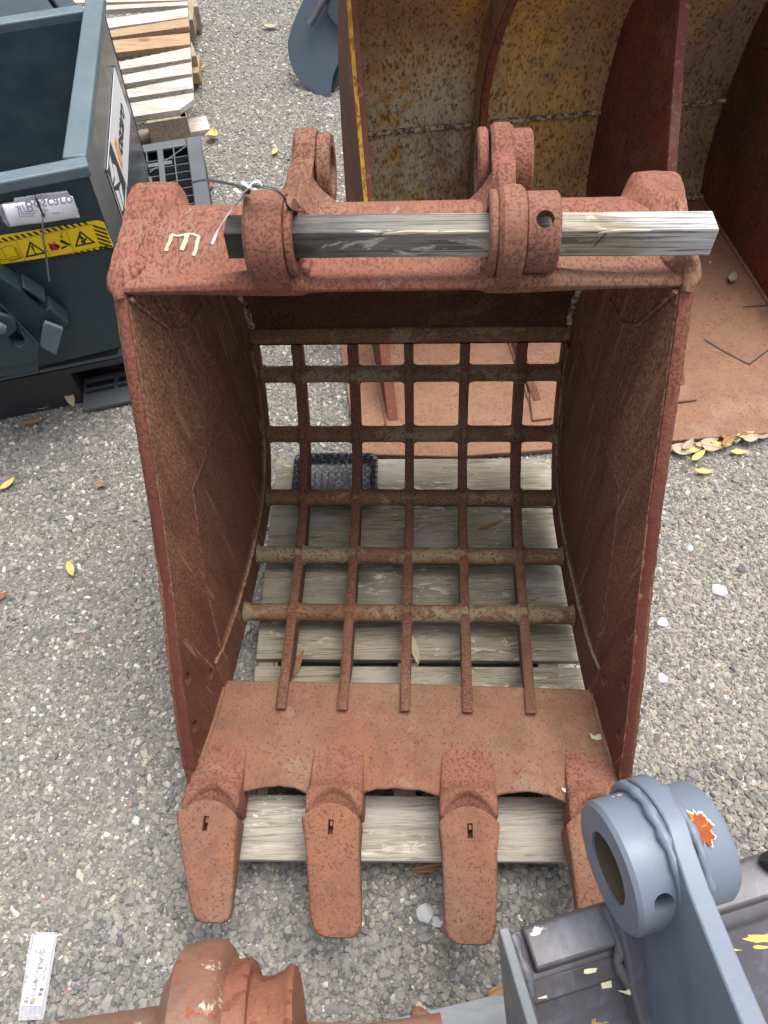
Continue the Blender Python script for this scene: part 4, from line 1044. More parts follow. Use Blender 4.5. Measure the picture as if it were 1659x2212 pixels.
for i, (x, y, a, mt, lab) in enumerate([(1462, 968, 20, LG, 'grey leaf at the far left of the heap, against the bucket'), (1470, 976, -25, LG, 'dry leaf low at the left end of the leaf heap'), (1485, 962, 45, LG, 'upright brownish leaf in the leaf heap, second from the bucket'), (1497, 972, 10, LY, 'yellowish leaf under the slanting leaf of the heap'),
                                   (1520, 962, 5, LG, 'long dry leaf in the middle of the leaf heap'), (1535, 968, -12, LG, 'lowest long pale leaf in the middle of the leaf heap'), (1530, 956, 12, LG, 'leaf pressed under the edge of the orange plate'), (1556, 962, -10, LY, 'tan leaf right of the middle of the heap'),
                                   (1572, 955, 35, LB, 'brown leaf leaning on its neighbour right of the heap middle'), (1590, 945, 70, LG, 'upright grey leaf near the right end of the heap'), (1608, 941, 15, LY, 'orange tinted leaf near the right end of the heap'), (1622, 948, 12, LG, 'broad tan leaf second from the right photo edge'), (1645, 944, 10, LG, 'rightmost tan leaf of the heap at the photo edge'), (1576, 946, 0, LB, 'dark brown leaf deep in the heap under the plate edge')]):
    leaf(x, y, .055, .022, D2R(a), mt, lab, z=.014+.004*(i % 3), roll=rnd.uniform(-.5, .5), curl=.3, group='fallen leaves heaped under the edge of the orange plate')

# single stones one would notice
def stone(x, y, r, label, mat=None, sq=.6, seed=0, z=0):
    c = G(x, y, z+r*sq*.55); bm = bmesh.new(); bmesh.ops.create_icosphere(bm, subdivisions=2, radius=r)
    for v in bm.verts:
        nn = noise.noise_vector(v.co*(.9/r)+Vector((seed, 0, 0))); v.co += nn*r*.42; v.co.z *= sq
    V = [v.co+c for v in bm.verts]; F = [tuple(v.index for v in f.verts) for f in bm.faces]; bm.free()
    return tag(add('stone', V, F, mat or M['stone_w'], None, smooth=25), label, 'stone')
stone(1553, 1276, .018, 'flat pale blue-white stone on the sandy gravel right of the bucket', sq=.4, seed=1)
stone(918, 1973, .017, 'largest white stone on the gravel between the second and third tooth', seed=3)
stone(944, 1990, .011, 'white stone just right of the largest one by the third tooth', seed=4)
stone(895, 1940, .008, 'white stone above the largest one, between second and third tooth', seed=5)
stone(884, 1988, .006, 'small white stone left of the largest one between the teeth', seed=6)
stone(868, 1943, .006, 'small cream stone close to the lower right of the second tooth', seed=7)
stone(1490, 1185, .010, 'white angular stone on the sand above the flat pale stone', seed=8)
stone(1430, 1345, .013, 'whitish stone beside the right edge of the bucket', sq=.45, seed=9)
stone(1432, 1465, .012, 'white pointed stone low on the right beside the bucket edge', sq=.4, seed=10)
stone(1533, 567, .006, 'tiny white stone on the orange plate', seed=11, z=fz)
stone(715, 250, .012, 'white stone on the far gravel left of the rusty lug', seed=14)

# ------------------------------------------------------------------ dark blue tipping hopper on the left
HA = Vector((-.637, 1.57, .70)); HB = Vector((-.755, 2.36, .70))
hu = (HB-HA).normalized(); hn = hu.cross(Vector((0, 0, 1))).normalized()      # outward normal of the right side
fF = Vector((.948, .318, 0)).normalized(); fn = Vector((fF.y, -fF.x, 0))       # front plane
hop = thing('tipping_hopper', Vector((-1.1, 1.7, .185)), 'dark teal steel tipping hopper with warning stickers standing on the black plastic pallet', 'hopper')
HL = HA - fF*1.05; HLB = HB - fF*1.05
ZB, ZT = .185, .70
# shell: four walls, floor
tw = .006
ch = .085
fp = [HL.copy(), HA.copy(), HA.copy(), HA-fF*ch, HL.copy()]
fp[0].z = ZT-.02; fp[1].z = ZT-.02; fp[2].z = ZB+.045; fp[3].z = ZB; fp[4].z = ZB
V, F = prism(fp, -fn*tw); add('front_wall', V, F, M['teal'], hop, bevel=.0015)
sp_ = [HA.copy(), HB.copy(), HB.copy(), HB.copy()-hu*.06, HA.copy()+hu*.06, HA.copy()]
for p, z in zip(sp_, (ZT-.02, ZT-.02, ZB+.045, ZB, ZB, ZB+.045)): p.z = z
sp_ = [p-fF*.0005 for p in sp_]
V, F = prism(sp_, -hn*tw); sw = add('side_wall', V, F, M['teal_side'], hop)
V, F = prism([Vector((p.x, p.y, ZT-.02)) for p in (HB, HLB)]+[Vector((p.x, p.y, ZB)) for p in (HLB, HB)], fn*tw); add('rear_wall', V, F, M['teal'], hop)
V, F = prism([Vector((p.x, p.y, ZT-.02)) for p in (HL, HLB)]+[Vector((p.x, p.y, ZB)) for p in (HLB, HL)], hn*(-tw)); add('side_wall', V, F, M['teal'], hop)
V, F = prism([Vector((p.x, p.y, ZB+.01)) for p in (HA-fF*.09-fn*.01, HB-fF*.05, HLB, HL)], (0, 0, .006)); add('floor_plate', V, F, M['teal_in'], hop)
# sloped inside plate and inner faces
for a, b, inn_ in ((HL, HA, -fn), (HA, HB, -hn)):
    d_ = inn_*.0075
    V, F = prism([Vector((a.x, a.y, ZT-.021))+d_, Vector((b.x, b.y, ZT-.021))+d_, Vector((b.x, b.y, ZB+.03))+d_, Vector((a.x, a.y, ZB+.03))+d_], inn_*.002); add('inner_face', V, F, M['teal_in'], hop)
V, F = prism([Vector((p.x, p.y, z)) for p, z in ((HB-fF*.01+fn*.05, ZT-.021), (HLB+fn*.05, ZT-.021), (HL-fn*.20, ZB+.05), (HA-fn*.20-fF*.01, ZB+.05))], (0, 0, -.005)); add('slope_plate', V, F, M['teal_in'], hop)
# rim: square tube round the top
def rim_seg(a, b, wd, na, name='rim_tube'):
    a = a.copy(); b = b.copy(); a.z = b.z = ZT
    V, F = prism([a, b, b+na*wd, a+na*wd], (0, 0, -.028)); return add(name, V, F, M['teal_skylit'], hop, bevel=.005, seg=3)
ovr = .006
rim_seg(HL+fn*ovr-fF*.01, HA+fn*ovr+fF*ovr, .042, -fn)
rim_seg(HA+hn*ovr-fn*(.0365), HB+hn*ovr+hu*.047, .052, -hn)
rim_seg(HB-fF*.0525, HLB, .045, fn)
rim_seg(HL-hn*0-fn*.037, HLB, .05, hn*1.0)
# front decals: traced on the wall plane
def fpx(x, y, off=.0005): return HP(x, y, HA+fn*off, fn)
def decal(name, pts, off, mat, plane='f', th_=.0003):
    if plane == 'f': P = [HP(x, y, HA+fn*off, fn) for x, y in pts]; n_ = fn
    else: P = [HP(x, y, HA+hn*off, hn) for x, y in pts]; n_ = hn
    V, F = prism(P, n_*th_); return (V, F)
def z1(x, y): return (x*.248, 384+y*.248)
V, F = decal('', [z1(-60, 512), z1(-100, 770), z1(0, 755), z1(985, 605), z1(990, 590), z1(905, 385), z1(850, 370)], .0006, M['yellow']); sticker = add('warning_sticker', V, F, M['yellow'], hop)
# measured in the plane: s (along fF from HA) and z
def fsz(s, z, off): return Vector((HA.x, HA.y, 0))+fF*s+Vector((0, 0, z))+fn*off
def fpoly(pts, off, th_=.00025): return prism([fsz(s, z, off) for s, z in pts], fn*th_)
stripes = []
# strip rows: top z .568-.558, bottom z .498-.488 ; right block s -.034..-.004
for i in range(-2, 22):
    s0 = -.262+i*.0125
    for z0_, z1_ in ((.5645, .5735), (.4875, .4965)):
        pass
def clipx(s): return min(s, -.003)
TOPZ = lambda s: .5625+(s+.034)*(.5775-.5625)/(-.228+.034)*0+.0
row_t = (.5605, .5705); row_b = (.4865, .4965)
for i in range(20):
    s0 = -.285+i*.0138
    for (za, zb_), lim in ((row_t, -.030), (row_b, -.012)):
        if s0+.007 < lim: stripes.append(fpoly([(s0, zb_), (s0+.0062, zb_), (s0+.0062+.0065, za), (s0+.0065, za)], .0011))
for i in range(6):
    za = .5585-i*.0115
    stripes.append(fpoly([(-.0305, za), (-.0305, za-.0055), (-.0045, za-.0240), (-.0045, za-.0185)], .0011))
# frame lines between pictogram cells
for s in (-.202, -.1465, -.091): stripes.append(fpoly([(s-.0004, .4985), (s+.0004, .4985), (s+.0004, .5590), (s-.0004, .5590)], .0011))
stripes.append(fpoly([(-.262, .4980), (-.031, .4980), (-.031, .4986), (-.262, .4986)], .0011)); stripes.append(fpoly([(-.262, .5588), (-.031, .5588), (-.031, .5594), (-.262, .5594)], .0011))
V, F = merge(stripes); tag(add('hazard_stripes', V, F, M['blackp'], sticker), kind='stuff')
def triangle(s, z, r):
    o_ = [(s-r, z-r*.62), (s+r, z-r*.62), (s, z+r*.98)]; i_ = [(s-r*.70, z-r*.42), (s+r*.70, z-r*.42), (s, z+r*.66)]
    return fpoly(o_, .0011), fpoly(i_, .0015)
blk, yel, red = [], [], []
for s in (-.1745, -.0615):
    a, b = triangle(s, .5255, .0245); blk.append(a); yel.append(b)
blk += [fpoly([(-.1770, .538), (-.1720, .538), (-.1733, .5215), (-.1757, .5215)], .0019), fpoly([(-.1762, .5188), (-.1728, .5188), (-.1728, .5156), (-.1762, .5156)], .0019)]
# crushed hand pictogram
blk += [fpoly([(-.068, .534), (-.066, .540), (-.063, .539), (-.062, .532), (-.059, .533), (-.060, .526), (-.065, .526)], .0019), fpoly([(-.061, .5255), (-.055, .529), (-.052, .527), (-.055, .523), (-.061, .523)], .0019), fpoly([(-.066, .5245), (-.059, .5245), (-.057, .520), (-.060, .515), (-.065, .516), (-.069, .521)], .0019)]
# hand with red cross and lever
blk += [fpoly([(-.139, .530), (-.139, .516), (-.126, .513), (-.118, .518), (-.116, .523), (-.120, .527), (-.128, .531)], .0011),
        fpoly([(-.112, .536), (-.107, .537), (-.092, .520), (-.095, .516), (-.112, .530)], .0011), fpoly([(-.116, .517), (-.102, .520), (-.101, .516), (-.116, .512)], .0011),
        fpoly([(-.099, .556), (-.0975, .5555), (-.104, .549), (-.1045, .542), (-.1062, .542), (-.1055, .550)], .0011), fpoly([(-.1085, .5465), (-.1075, .547), (-.1045, .5405), (-.1055, .5400)], .0011), fpoly([(-.1015, .5455), (-.1008, .5448), (-.1048, .5400), (-.1055, .5406)], .0011)]
red += [fpoly([(-.141, .535), (-.138, .536), (-.121, .513), (-.124, .511)], .0016), fpoly([(-.139, .512), (-.136, .511), (-.122, .536), (-.125, .537)], .0020)]
# open book
def line2(p, q, wd=.0009, off=.0011):
    p = Vector(p); q = Vector(q); d = (q-p).normalized(); n_ = Vector((-d.y, d.x))*wd/2
    return fpoly([tuple(p+n_), tuple(q+n_), tuple(q-n_), tuple(p-n_)], off)
bkp = [(-.262, .545), (-.25, .550), (-.238, .546), (-.226, .550), (-.213, .546), (-.213, .516), (-.226, .520), (-.238, .515), (-.25, .519), (-.262, .515), (-.262, .545)]
for a, b in zip(bkp, bkp[1:]): blk.append(line2(a, b))
blk += [line2((-.238, .546), (-.238, .515)), line2((-.210, .543), (-.210, .513)), line2((-.210, .513), (-.236, .512)), line2((-.207, .541), (-.207, .511)), line2((-.207, .511), (-.236, .5095))]
V, F = merge(yel); tag(add('pictogram_ground', V, F, M['yellow'], sticker), kind='stuff')
V, F = merge(blk); tag(add('pictogram', V, F, M['blackp'], sticker), kind='stuff')
V, F = merge(red); tag(add('pictogram_cross', V, F, M['redp'], sticker), kind='stuff')
# maker's panel on the side wall
def ssz(s, z, off): return Vector((HA.x, HA.y, 0))+hu*s+Vector((0, 0, z))+hn*off
def spoly(pts, off, th_=.0003): return prism([ssz(s, z, off) for s, z in pts], hn*th_)
V, F = spoly([(.178, .4185), (.720, .4185), (.690, .5745), (.178, .5745)], .0012, .0012); panel = add('side_sign', V, F, M['white'], hop)
V, F = merge([spoly([(.182, .4205), (.352, .4205), (.318, .570), (.182, .570)], .0028)]); add('sign_block', V, F, M['blackp'], panel)
wh = [[(.190, .535), (.225, .566), (.262, .566), (.238, .528)], [(.190, .525), (.232, .520), (.262, .545), (.290, .520), (.276, .486), (.244, .500)], [(.190, .515), (.190, .455), (.215, .445), (.232, .488)], [(.225, .445), (.262, .445), (.285, .475), (.245, .485)]]
V, F = merge([spoly(p, .0034) for p in wh]); tag(add('sign_emblem', V, F, M['white'], panel), kind='stuff')
U = Vector((0, 0, 1))
text('sign_initial', 'B', .098, ssz(.352, .470, 0), hu, U, M['orangep'], panel, off=.0030, sx=.92, bold=.003, shear=.12)
text('sign_lettering', 'oscaro', .074, ssz(.408, .474, 0), hu, U, M['blackp'], panel, off=.0030, sx=1.12, bold=.0022, shear=.12)
text('sign_web_line', 'www.boscaro.it', .018, ssz(.235, .427, 0), hu, U, M['white'], panel, off=.0036, sx=.9)
for s, z in ((.18, .575), (.695, .576), (.18, .417), (.30, .417)):
    V, F = cyl(ssz(s, z, .003), hn, .004, .002, 12); add('sign_rivet', V, F, M['teal_skylit'], panel)
# tipping linkage in front
def lw(x, y, off): return HP(x, y, HA+fn*off, fn)
def lprism(pts, off, depth_, mat, name, bev=.003, par=hop):
    V, F = prism([lw(x, y, off) for x, y in pts], -fn*depth_); return add(name, V, F, mat, par, bevel=bev)
lprism([(-40, 560), (0, 598), (36, 620), (40, 622), (84, 660), (138, 712), (118, 764), (78, 748), (-40, 668)], .060, .058, M['teal'], 'tipping_arm', .004)
# end plate of the arm
V, F = prism([lw(x, y, .085) for x, y in ((98, 697), (137, 712), (122, 768), (86, 750), (94, 705))], -fn*.012); add('arm_end_plate', V, F, M['teal_skylit'], hop, bevel=.002)
lprism([(48, 622), (52, 619), (100, 650), (97, 656)], .064, .05, M['teal'], 'arm_gusset', .002)
lprism([(96, 672), (108, 664), (150, 700), (133, 718)], .06, .05, M['teal'], 'arm_cap', .003)
lprism([(136, 708), (155, 722), (136, 748), (122, 752)], .05, .03, M['teal'], 'hinge_tab', .002)
br = lprism([(-60, 600), (0, 660), (85, 748), (83, 776), (60, 790), (-60, 802)], .105, .014, M['teal'], 'slotted_bracket', .003)
sl = [lw(x, y, .12) for x, y in ((14, 694), (30, 700), (54, 742), (54, 752), (44, 759), (30, 756), (8, 720))]
slv, slf = prism([p-Vector(hop.location) for p in sl], -fn*.05)
cut(br, [(slv, slf)])
lprism([(50, 762), (84, 768), (84, 805), (0, 815), (-60, 820), (-60, 780)], .10, .10, M['teal'], 'base_channel', .003)
c_ = lw(0, 700, .112); V, F = lathe(c_, fn, [(0, .0), (.0, .034), (.006, .034), (.009, .031), (.009, 0)], 36); wsh = add('pivot_washer', V, F, M['teal'], hop)
V, F = lathe(c_+fn*.009, fn, [(0, .014), (.012, .014), (.014, .011), (.014, 0)], 6); add('pivot_bolt', V, F, M['teal_skylit'], hop)
for x, y in ((128, 388),): pass

# document pouch tied to the front wall
pc = fpx(88, 455, .01); pouch = thing('document_pouch', pc, 'folded white papers in a clear sleeve tied flat to the dark hopper front', 'document pouch')
def z2(x, y): return (x*.1058, 384+y*.1058)
def pprism(pts, off, dp, mat, name):
    V, F = prism([HP(*z2(x, y), HA+fn*off, fn) for x, y in pts], -fn*dp); return add(name, V, F, mat, pouch, bevel=.0006)
def sheet(outline4, off, mat, name, bulge=.006, nseg=14):
    (a, b, c, d) = [HP(*z2(x, y), HA+fn*off, fn) for x, y in outline4]
    def fn_(u, v):
        p = a.lerp(b, u).lerp(d.lerp(c, u), v); k = math.sin(math.pi*v)**.6*bulge*(1-.75*math.exp(-((u-.50)/.045)**2))
        return p+fn*(k+.0012*math.sin(u*9+v*3))
    V, F = grid(nseg*2+1, nseg, fn_); o = add(name, V, F, mat, pouch, smooth=70); md = o.modifiers.new('solid', 'SOLIDIFY'); md.thickness = .0008; return o
sheet([(280, 410), (1370, 255), (1620, 660), (300, 860)], .006, M['clear'], 'clear_sleeve', .004)
sheet([(-60, 560), (300, 480), (200, 1030), (60, 900)], .008, M['clear'], 'clear_sleeve_flap', .002)
sheet([(40, 545), (1480, 370), (1630, 815), (225, 1005)], .010, M['paper'], 'folded_paper', .008)
sheet([(1420, 360), (1480, 370), (1640, 800), (1560, 815)], .0205, M['clear'], 'clear_sleeve_edge', .001)
fo = HP(*z2(480, 480), HA+fn*.019, fn); fo2 = HP(*z2(1240, 385), HA+fn*.019, fn); fo3 = HP(*z2(520, 640), HA+fn*.019, fn)
ux_ = (fo2-fo).normalized(); uy_ = -(Vector((0, 0, 1))-ux_*ux_.z).normalized()
# lettering seen upside down, as the folded sheet shows it
me_t = text('paper_lettering', 'Boscaro', .038, fo, ux_, uy_, M['greyp'], pouch, off=-.0012, sx=.80, bold=.0006)
pr_ = []
for (x0_, y0_, x1_, y1_) in ((360, 560, 400, 790), (400, 790, 690, 775), (400, 560, 450, 735), (450, 735, 720, 725), (450, 540, 510, 690), (510, 690, 770, 672), (870, 665, 985, 655), (1060, 722, 1215, 715), (300, 590, 345, 600), (345, 600, 420, 640)):
    a = HP(*z2(x0_, y0_), HA+fn*.0195, fn); b = HP(*z2(x1_, y1_), HA+fn*.0195, fn); d_ = (b-a).normalized(); nn = d_.cross(fn)*.0011
    pr_.append(prism([a+nn, b+nn, b-nn, a-nn], fn*.0003))
V, F = merge(pr_); tag(add('paper_logo_lines', V, F, M['greyp'], pouch), kind='stuff')
tp = [HP(*z2(x, y), HA+fn*o_, fn) for x, y, o_ in ((718, 355, .008), (740, 420, .020), (790, 560, .022), (850, 690, .022), (880, 760, .024))]
tie('cable_tie', tp, .0022, M['tie_black'], 'black cable tie wrapped round the white papers on the hopper', head=HP(*z2(880, 775), HA+fn*.024, fn), up=fn)
tp = [HP(*z2(x, y), HA+fn*o_, fn) for x, y, o_ in ((875, 780, .030), (868, 950, .036), (885, 1250, .036), (930, 1520, .034))] + [HP(x, y, HA+fn*.03, fn) for x, y in ((100, 555), (104, 590), (107, 608))]
tie('cable_tie', tp, .0021, M['tie_grey'], 'grey tail of a cable tie hanging down over the yellow warning sticker', up=fn)

# second dark container at the top left
q1, q2, q3 = G(-120, 60, .62), G(120, 12, .62), G(150, -80, .62)
sec2 = thing('steel_container', G(40, -40, 0), 'dark grey steel box behind the hopper at the top left corner', 'container')
A_, B_ = G(-160, 85, .55), G(118, 18, .55); dn = (B_-A_).normalized(); back_ = Vector((-dn.y, dn.x, 0))
V, F = prism([A_, B_, B_+back_*.6, A_+back_*.6], (0, 0, -.5)); add('box_body', V, F, M['teal'], sec2, bevel=.006)
V, F = prism([B_+dn*.012, B_+dn*.07, B_+dn*.07+back_*.5, B_+dn*.012+back_*.5], (0, 0, -.5)); add('box_body', V, F, M['teal'], sec2, bevel=.006)
V, F = prism([A_-back_*.05+Vector((0, 0, -.02)), B_-back_*.05+dn*.01+Vector((0, 0, -.02)), B_-back_*.002+dn*.01+Vector((0, 0, -.02)), A_-back_*.002+Vector((0, 0, -.02))], (0, 0, -.08)); add('rusty_ledge', V, F, M['tube_rust'], sec2, bevel=.004)

# ------------------------------------------------------------------ black plastic pallet
PT = .15
NR = Vector((-.430, 1.665, 0)); FR = Vector((-.632, 2.65, 0)); pu = (FR-NR).normalized(); NR = NR-pu*.028; pv = Vector((-.965, -.262, 0)).normalized()
pp = thing('plastic_pallet', NR+pv*.5+pu*.5, 'dark grey plastic pallet with open grid deck under the teal hopper', 'pallet')
LEN_U = (FR-NR).length; LEN_V = 1.15
def PP(u_, v_, z): return NR+pu*u_+pv*v_+Vector((0, 0, z))
def pbox(u0, u1, v0, v1, z0, z1_, mat, name, bev=.002, par=pp):
    V, F = prism([PP(u0, v0, z0), PP(u1, v0, z0), PP(u1, v1, z0), PP(u0, v1, z0)], (0, 0, z1_-z0)); return add(name, V, F, mat, par, bevel=bev)
BPm, BPd = M['black_plastic'], M['black_plastic_dark']
ew = .052
e1 = pbox(0, LEN_U, 0, ew, PT-.012, PT, BPm, 'deck_border', .004)
e2 = pbox(LEN_U-ew*.9, LEN_U-.0005, ew+.001, LEN_V, PT-.012, PT-.0003, BPm, 'deck_border', .004)
e3 = pbox(0.0005, ew*.55, ew+.001, LEN_V, PT-.012, PT-.0003, BPm, 'deck_border', .003)
hl = [cyl(PP(LEN_U-.035-i*.045, .030, PT-.005)-Vector(pp.location), (0, 0, 1), .008, .03, 14) for i in range(3)]
cut(e1, hl)
hl = [cyl(PP(LEN_U-.03, .10+i*.09, PT-.005)-Vector(pp.location), (0, 0, 1), .008, .03, 14) for i in range(4)]
cut(e2, hl)
# side skirts
pbox(.002, LEN_U-.002, .002, .010, .0, PT-.0125, BPd, 'skirt', .001)
pbox(LEN_U-.010, LEN_U-.002, .012, LEN_V, .0, PT-.0125, BPd, 'skirt', .001)
# rib grid of the deck
cell = .047; gi_ = 0
uu = ew*.55
u_list = [ew*.55+cell*i for i in range(1, 20) if ew*.55+cell*i < LEN_U-ew-.02]
v_list = [ew+cell*j for j in range(1, 24) if ew+cell*j < LEN_V-.01]
for u_ in u_list: pbox(u_-.0018, u_+.0018, ew+.001, LEN_V, PT-.05, PT-.002, BPm if u_ > 0 else BPm, 'deck_rib', 0)
for v_ in v_list: pbox(ew*.55+.001, LEN_U-ew*.9-.001, v_-.0018, v_+.0018, PT-.05, PT-.0028, BPm, 'deck_rib', 0)
# wider strut and diagonals near the far corner
pbox(LEN_U-.30, LEN_U-ew*.9-.001, ew+cell*2-.010, ew+cell*2+.010, PT-.012, PT-.0008, BPm, 'deck_strut', .002)
pbox(LEN_U-.145, LEN_U-.125, ew+cell*1.2, LEN_V, PT-.012, PT-.0012, BPm, 'deck_strut', .002)
pbox(ew, LEN_U-.2, ew+cell*3-.012, ew+cell*3+.012, PT-.012, PT-.0016, BPm, 'deck_strut', .002)
a = PP(LEN_U-ew*.9, ew, PT-.004); b = PP(LEN_U-.30, ew+.27, PT-.004); V, F = sweep([a, b], .0024, 6); add('deck_strut', V, F, BPm, pp)
pbox(.012, LEN_U-.012, .012, LEN_V, .002, .012, BPd, 'bottom_deck', .001)
for j in range(5): pbox(.1, LEN_U-.1, .14+j*.2, .20+j*.2, .0125, PT-.052, BPd, 'inner_web', .001)
# front face: feet and fork openings
pbox(-.002, .09, .0, .06, .0005, PT-.0125, BPd, 'foot_block', .003)
pbox(-.002, .09, .45, .80, .0005, PT-.0125, BPd, 'foot_block', .003)
pbox(-.004, .02, .02, LEN_V, PT-.030, PT-.0125, BPd, 'front_rail', .002)
# sloping bottom board seen in the fork opening
bb = pbox(-.050, .075, .062, .448, .010, .022, BPm, 'bottom_board', .002)
cs = []
L_ = Vector(pp.location)
for j in range(4):
    v0 = .085+j*.092
    for u0, u1 in ((.010, .026), (.034, .060)):
        V, F = prism([PP(u0, v0, -.01)-L_, PP(u1, v0, -.01)-L_, PP(u1, v0+.078, -.01)-L_, PP(u0, v0+.078, -.01)-L_], (0, 0, .05)); cs.append((V, F))
    cs.append(cyl(PP(-.020, v0+.04, .02)-L_, (0, 0, 1), .0075, .02, 14))
cut(bb, cs)

# ------------------------------------------------------------------ pale slatted pallet far left
wp = thing('slatted_pallet', G(330, 150, 0), 'pale new wooden pallet with close slats behind the teal hopper', 'pallet')
WZ = .14
S1 = .3307
slats = [(-60, -45, -35, -20), (-22, 0, -6, 14), (8, 32, 34, 62), (50, 110, 120, 183), (116, 172, 196, 243), (213, 288, 262, 345), (308, 382, 402, 452), (405, 478, 488, 545), (500, 575, 580, 637), (605, 700, 668, 760)]
xr = [1222, 1222, 1224, 1226, 1232, 1238, 1243, 1250, 1256, 1264]; xl = [685, 690, 690, 700, 720, 740, 785, 812, 842, 880]
for i, (ra, rb, la, lb) in enumerate(slats):
    RA, RB = G(xr[i]*S1, ra*S1, WZ), G(xr[i]*S1+1, rb*S1, WZ); LA, LB = G(xl[i]*S1, la*S1, WZ), G(xl[i]*S1, lb*S1, WZ)
    da = (LA-RA).normalized(); ln = 1.0
    LA2, LB2 = RA+da*ln, RB+(LB-RB).normalized()*ln
    if i == 9:
        mid9 = RA.lerp(RB, .45); pts = [LB2, RB.lerp(LB2, .055), mid9, RA, LA2]
    else: pts = [LB2, RB, RA, LA2]
    V, F = prism(pts, (0, 0, -.021)); add('slat', V, F, M['pallet_tan'] if i in (5,) else (M['pallet_new'] if i != 4 else M['pallet_tan']), wp, bevel=.0015)
def wbox(x, y, z0, z1_, hx_, hy_, mat, name, ang=.28):
    c = G(x, y, (z0+z1_)/2); V, F = box(c, (hx_, hy_, (z1_-z0)/2), Matrix.Rotation(ang, 3, 'Z')); return add(name, V, F, mat, wp, bevel=.002)
wbox(362, 268, .022, .118, .075, .06, M['block'], 'corner_block')
wbox(398, 262, .022, .118, .012, .06, M['pallet_tan'], 'block_spacer')
wbox(415, 275, .001, .021, .065, .05, M['pallet_new'], 'bottom_slat'); wbox(310, 296, .001, .021, .13, .04, M['pallet_new'], 'bottom_slat')
wbox(417, 150, .03, .075, .03, .075, M['pallet_tan'], 'end_block', 0.1); wbox(411, 45, .05, .12, .02, .07, M['block'], 'end_block', .1)
wbox(250, 200, .022, .118, .06, .06, M['block'], 'corner_block')
wbox(400, 30, .022, .118, .06, .06, M['block'], 'corner_block'); wbox(405, 140, .001, .118, .04, .06, M['block'], 'corner_block')

# ------------------------------------------------------------------ blue scoop at the top
scp = thing('digging_scoop', G(700, 150, 0), 'small blue-grey pointed steel scoop with a ribbed rod, left of the ochre bucket', 'scoop')
tipP = G(708, 212, .004)
pn = Vector((-.25, -.80, .62)).normalized()
def sq(x, y, off=0): return HP(x, y, tipP+pn*off, pn)
outl = [(700, -60), (655, 0), (640, 35), (628, 70), (623, 88), (622, 105), (625, 130), (633, 155), (645, 172), (662, 188), (685, 202), (706, 212), (711, 210), (714, 195), (717, 165), (722, 152), (734, 128), (748, 105), (770, 60), (780, -60)]
P0 = [sq(x, y) for x, y in outl]
cen = sum(P0, Vector())/len(P0)
ax_ = (sq(680, 200)-sq(740, 0)).normalized(); side_ = pn.cross(ax_)
bm = bmesh.new(); f_ = bm.faces.new([bm.verts.new(p) for p in P0])
for i in range(-14, 15): bmesh.ops.bisect_plane(bm, geom=bm.verts[:]+bm.edges[:]+bm.faces[:], plane_co=cen+side_*i*.02, plane_no=side_)
bmesh.ops.triangulate(bm, faces=[f for f in bm.faces if len(f.verts) > 4]); bm.verts.index_update()
n = len(bm.verts); V = []
for v in bm.verts:
    s_ = (v.co-cen).dot(side_); V.append(v.co+pn*(s_*s_*1.5-.02))
V2 = [p-pn*.006 for p in V]; F = [tuple(v.index for v in f.verts) for f in bm.faces]; Fb = [tuple(reversed([i+n for i in f])) for f in F]; Fs = [(e.verts[0].index, e.verts[1].index, e.verts[1].index+n, e.verts[0].index+n) for e in bm.edges if e.is_boundary]
bm.free(); add('scoop_blade', V+V2, F+Fb+Fs, M['scoop'], scp, smooth=40)
P0 = [sq(x, y, -.04) for x, y in ((711, 206), (718, 160), (745, 100), (790, 60), (790, 120), (752, 150), (728, 185))]
V, F = prism(P0, -pn*.01); add('scoop_side', V, F, M['teal'], scp)
a, b = sq(668, 54, .025), sq(708, -14, .03); nn_ = 90; P = [a.lerp(b, i/nn_) for i in range(nn_+1)]
V, F = sweep(P, [.0125+(.0012 if i % 2 else 0) for i in range(nn_+1)], 12); add('ribbed_rod', V, F, M['black_plastic'], scp, smooth=0)
P0 = [sq(x, y, .02) for x, y in ((702, -20), (706, 30), (722, 52), (742, 68), (760, 60), (760, -20))]
V, F = prism(P0, -pn*.03); add('mount_plate', V, F, M['teal'], scp, bevel=.003)

# ------------------------------------------------------------------ slate blue attachment, bottom right
th2 = .245; au = Vector((math.cos(th2), math.sin(th2), 0)); aw = Vector((-math.sin(th2), math.cos(th2), 0))
gb = thing('blue_grey_bucket', Vector((.35, -.05, .0)), 'slate blue bucket with a big chipped ring lug at the bottom right corner', 'excavator bucket')
def AW(a, w_, z): return au*a+aw*w_+Vector((0, 0, z))
def aprism(prof, a0, a1, mat, name, bev=.003, sh=0, smooth=38):
    P = [AW(a0+sh*(w_-.1), w_, z) for w_, z in prof]; V, F = prism(P, au*(a1-a0)); return add(name, V, F, mat, gb, bevel=bev, smooth=smooth)
ZC = .765; WC = .082; RO = .068; RI = .037
cR = AW(0, WC, ZC)
prof = [(.258, RI), (.258, RO-.004), (.2585+.004, RO), (.297, RO), (.303, RO+.004), (.308, RO+.008), (.308, RI), (.258, RI)]
V, F = lathe(cR, au, prof, 64); rb = add('lug_boss', V, F, M['slate'], gb)
bm = bmesh.new(); bm.from_mesh(rb.data); bmesh.ops.remove_doubles(bm, verts=bm.verts, dist=1e-5); bm.to_mesh(rb.data); bm.free()
cut(rb, [cyl(AW(.284, WC-.045, ZC+.045)-Vector(gb.location), (Vector((0, 0, 1))-aw*.9), .0105, .035, 28)])
V, F = lathe(cR, au, [(.260, RI+.0008), (.262, RI-.0006), (.372, RI-.0006), (.374, RI+.0008)], 64); add('pin_bore', V, F, M['bore'], gb)
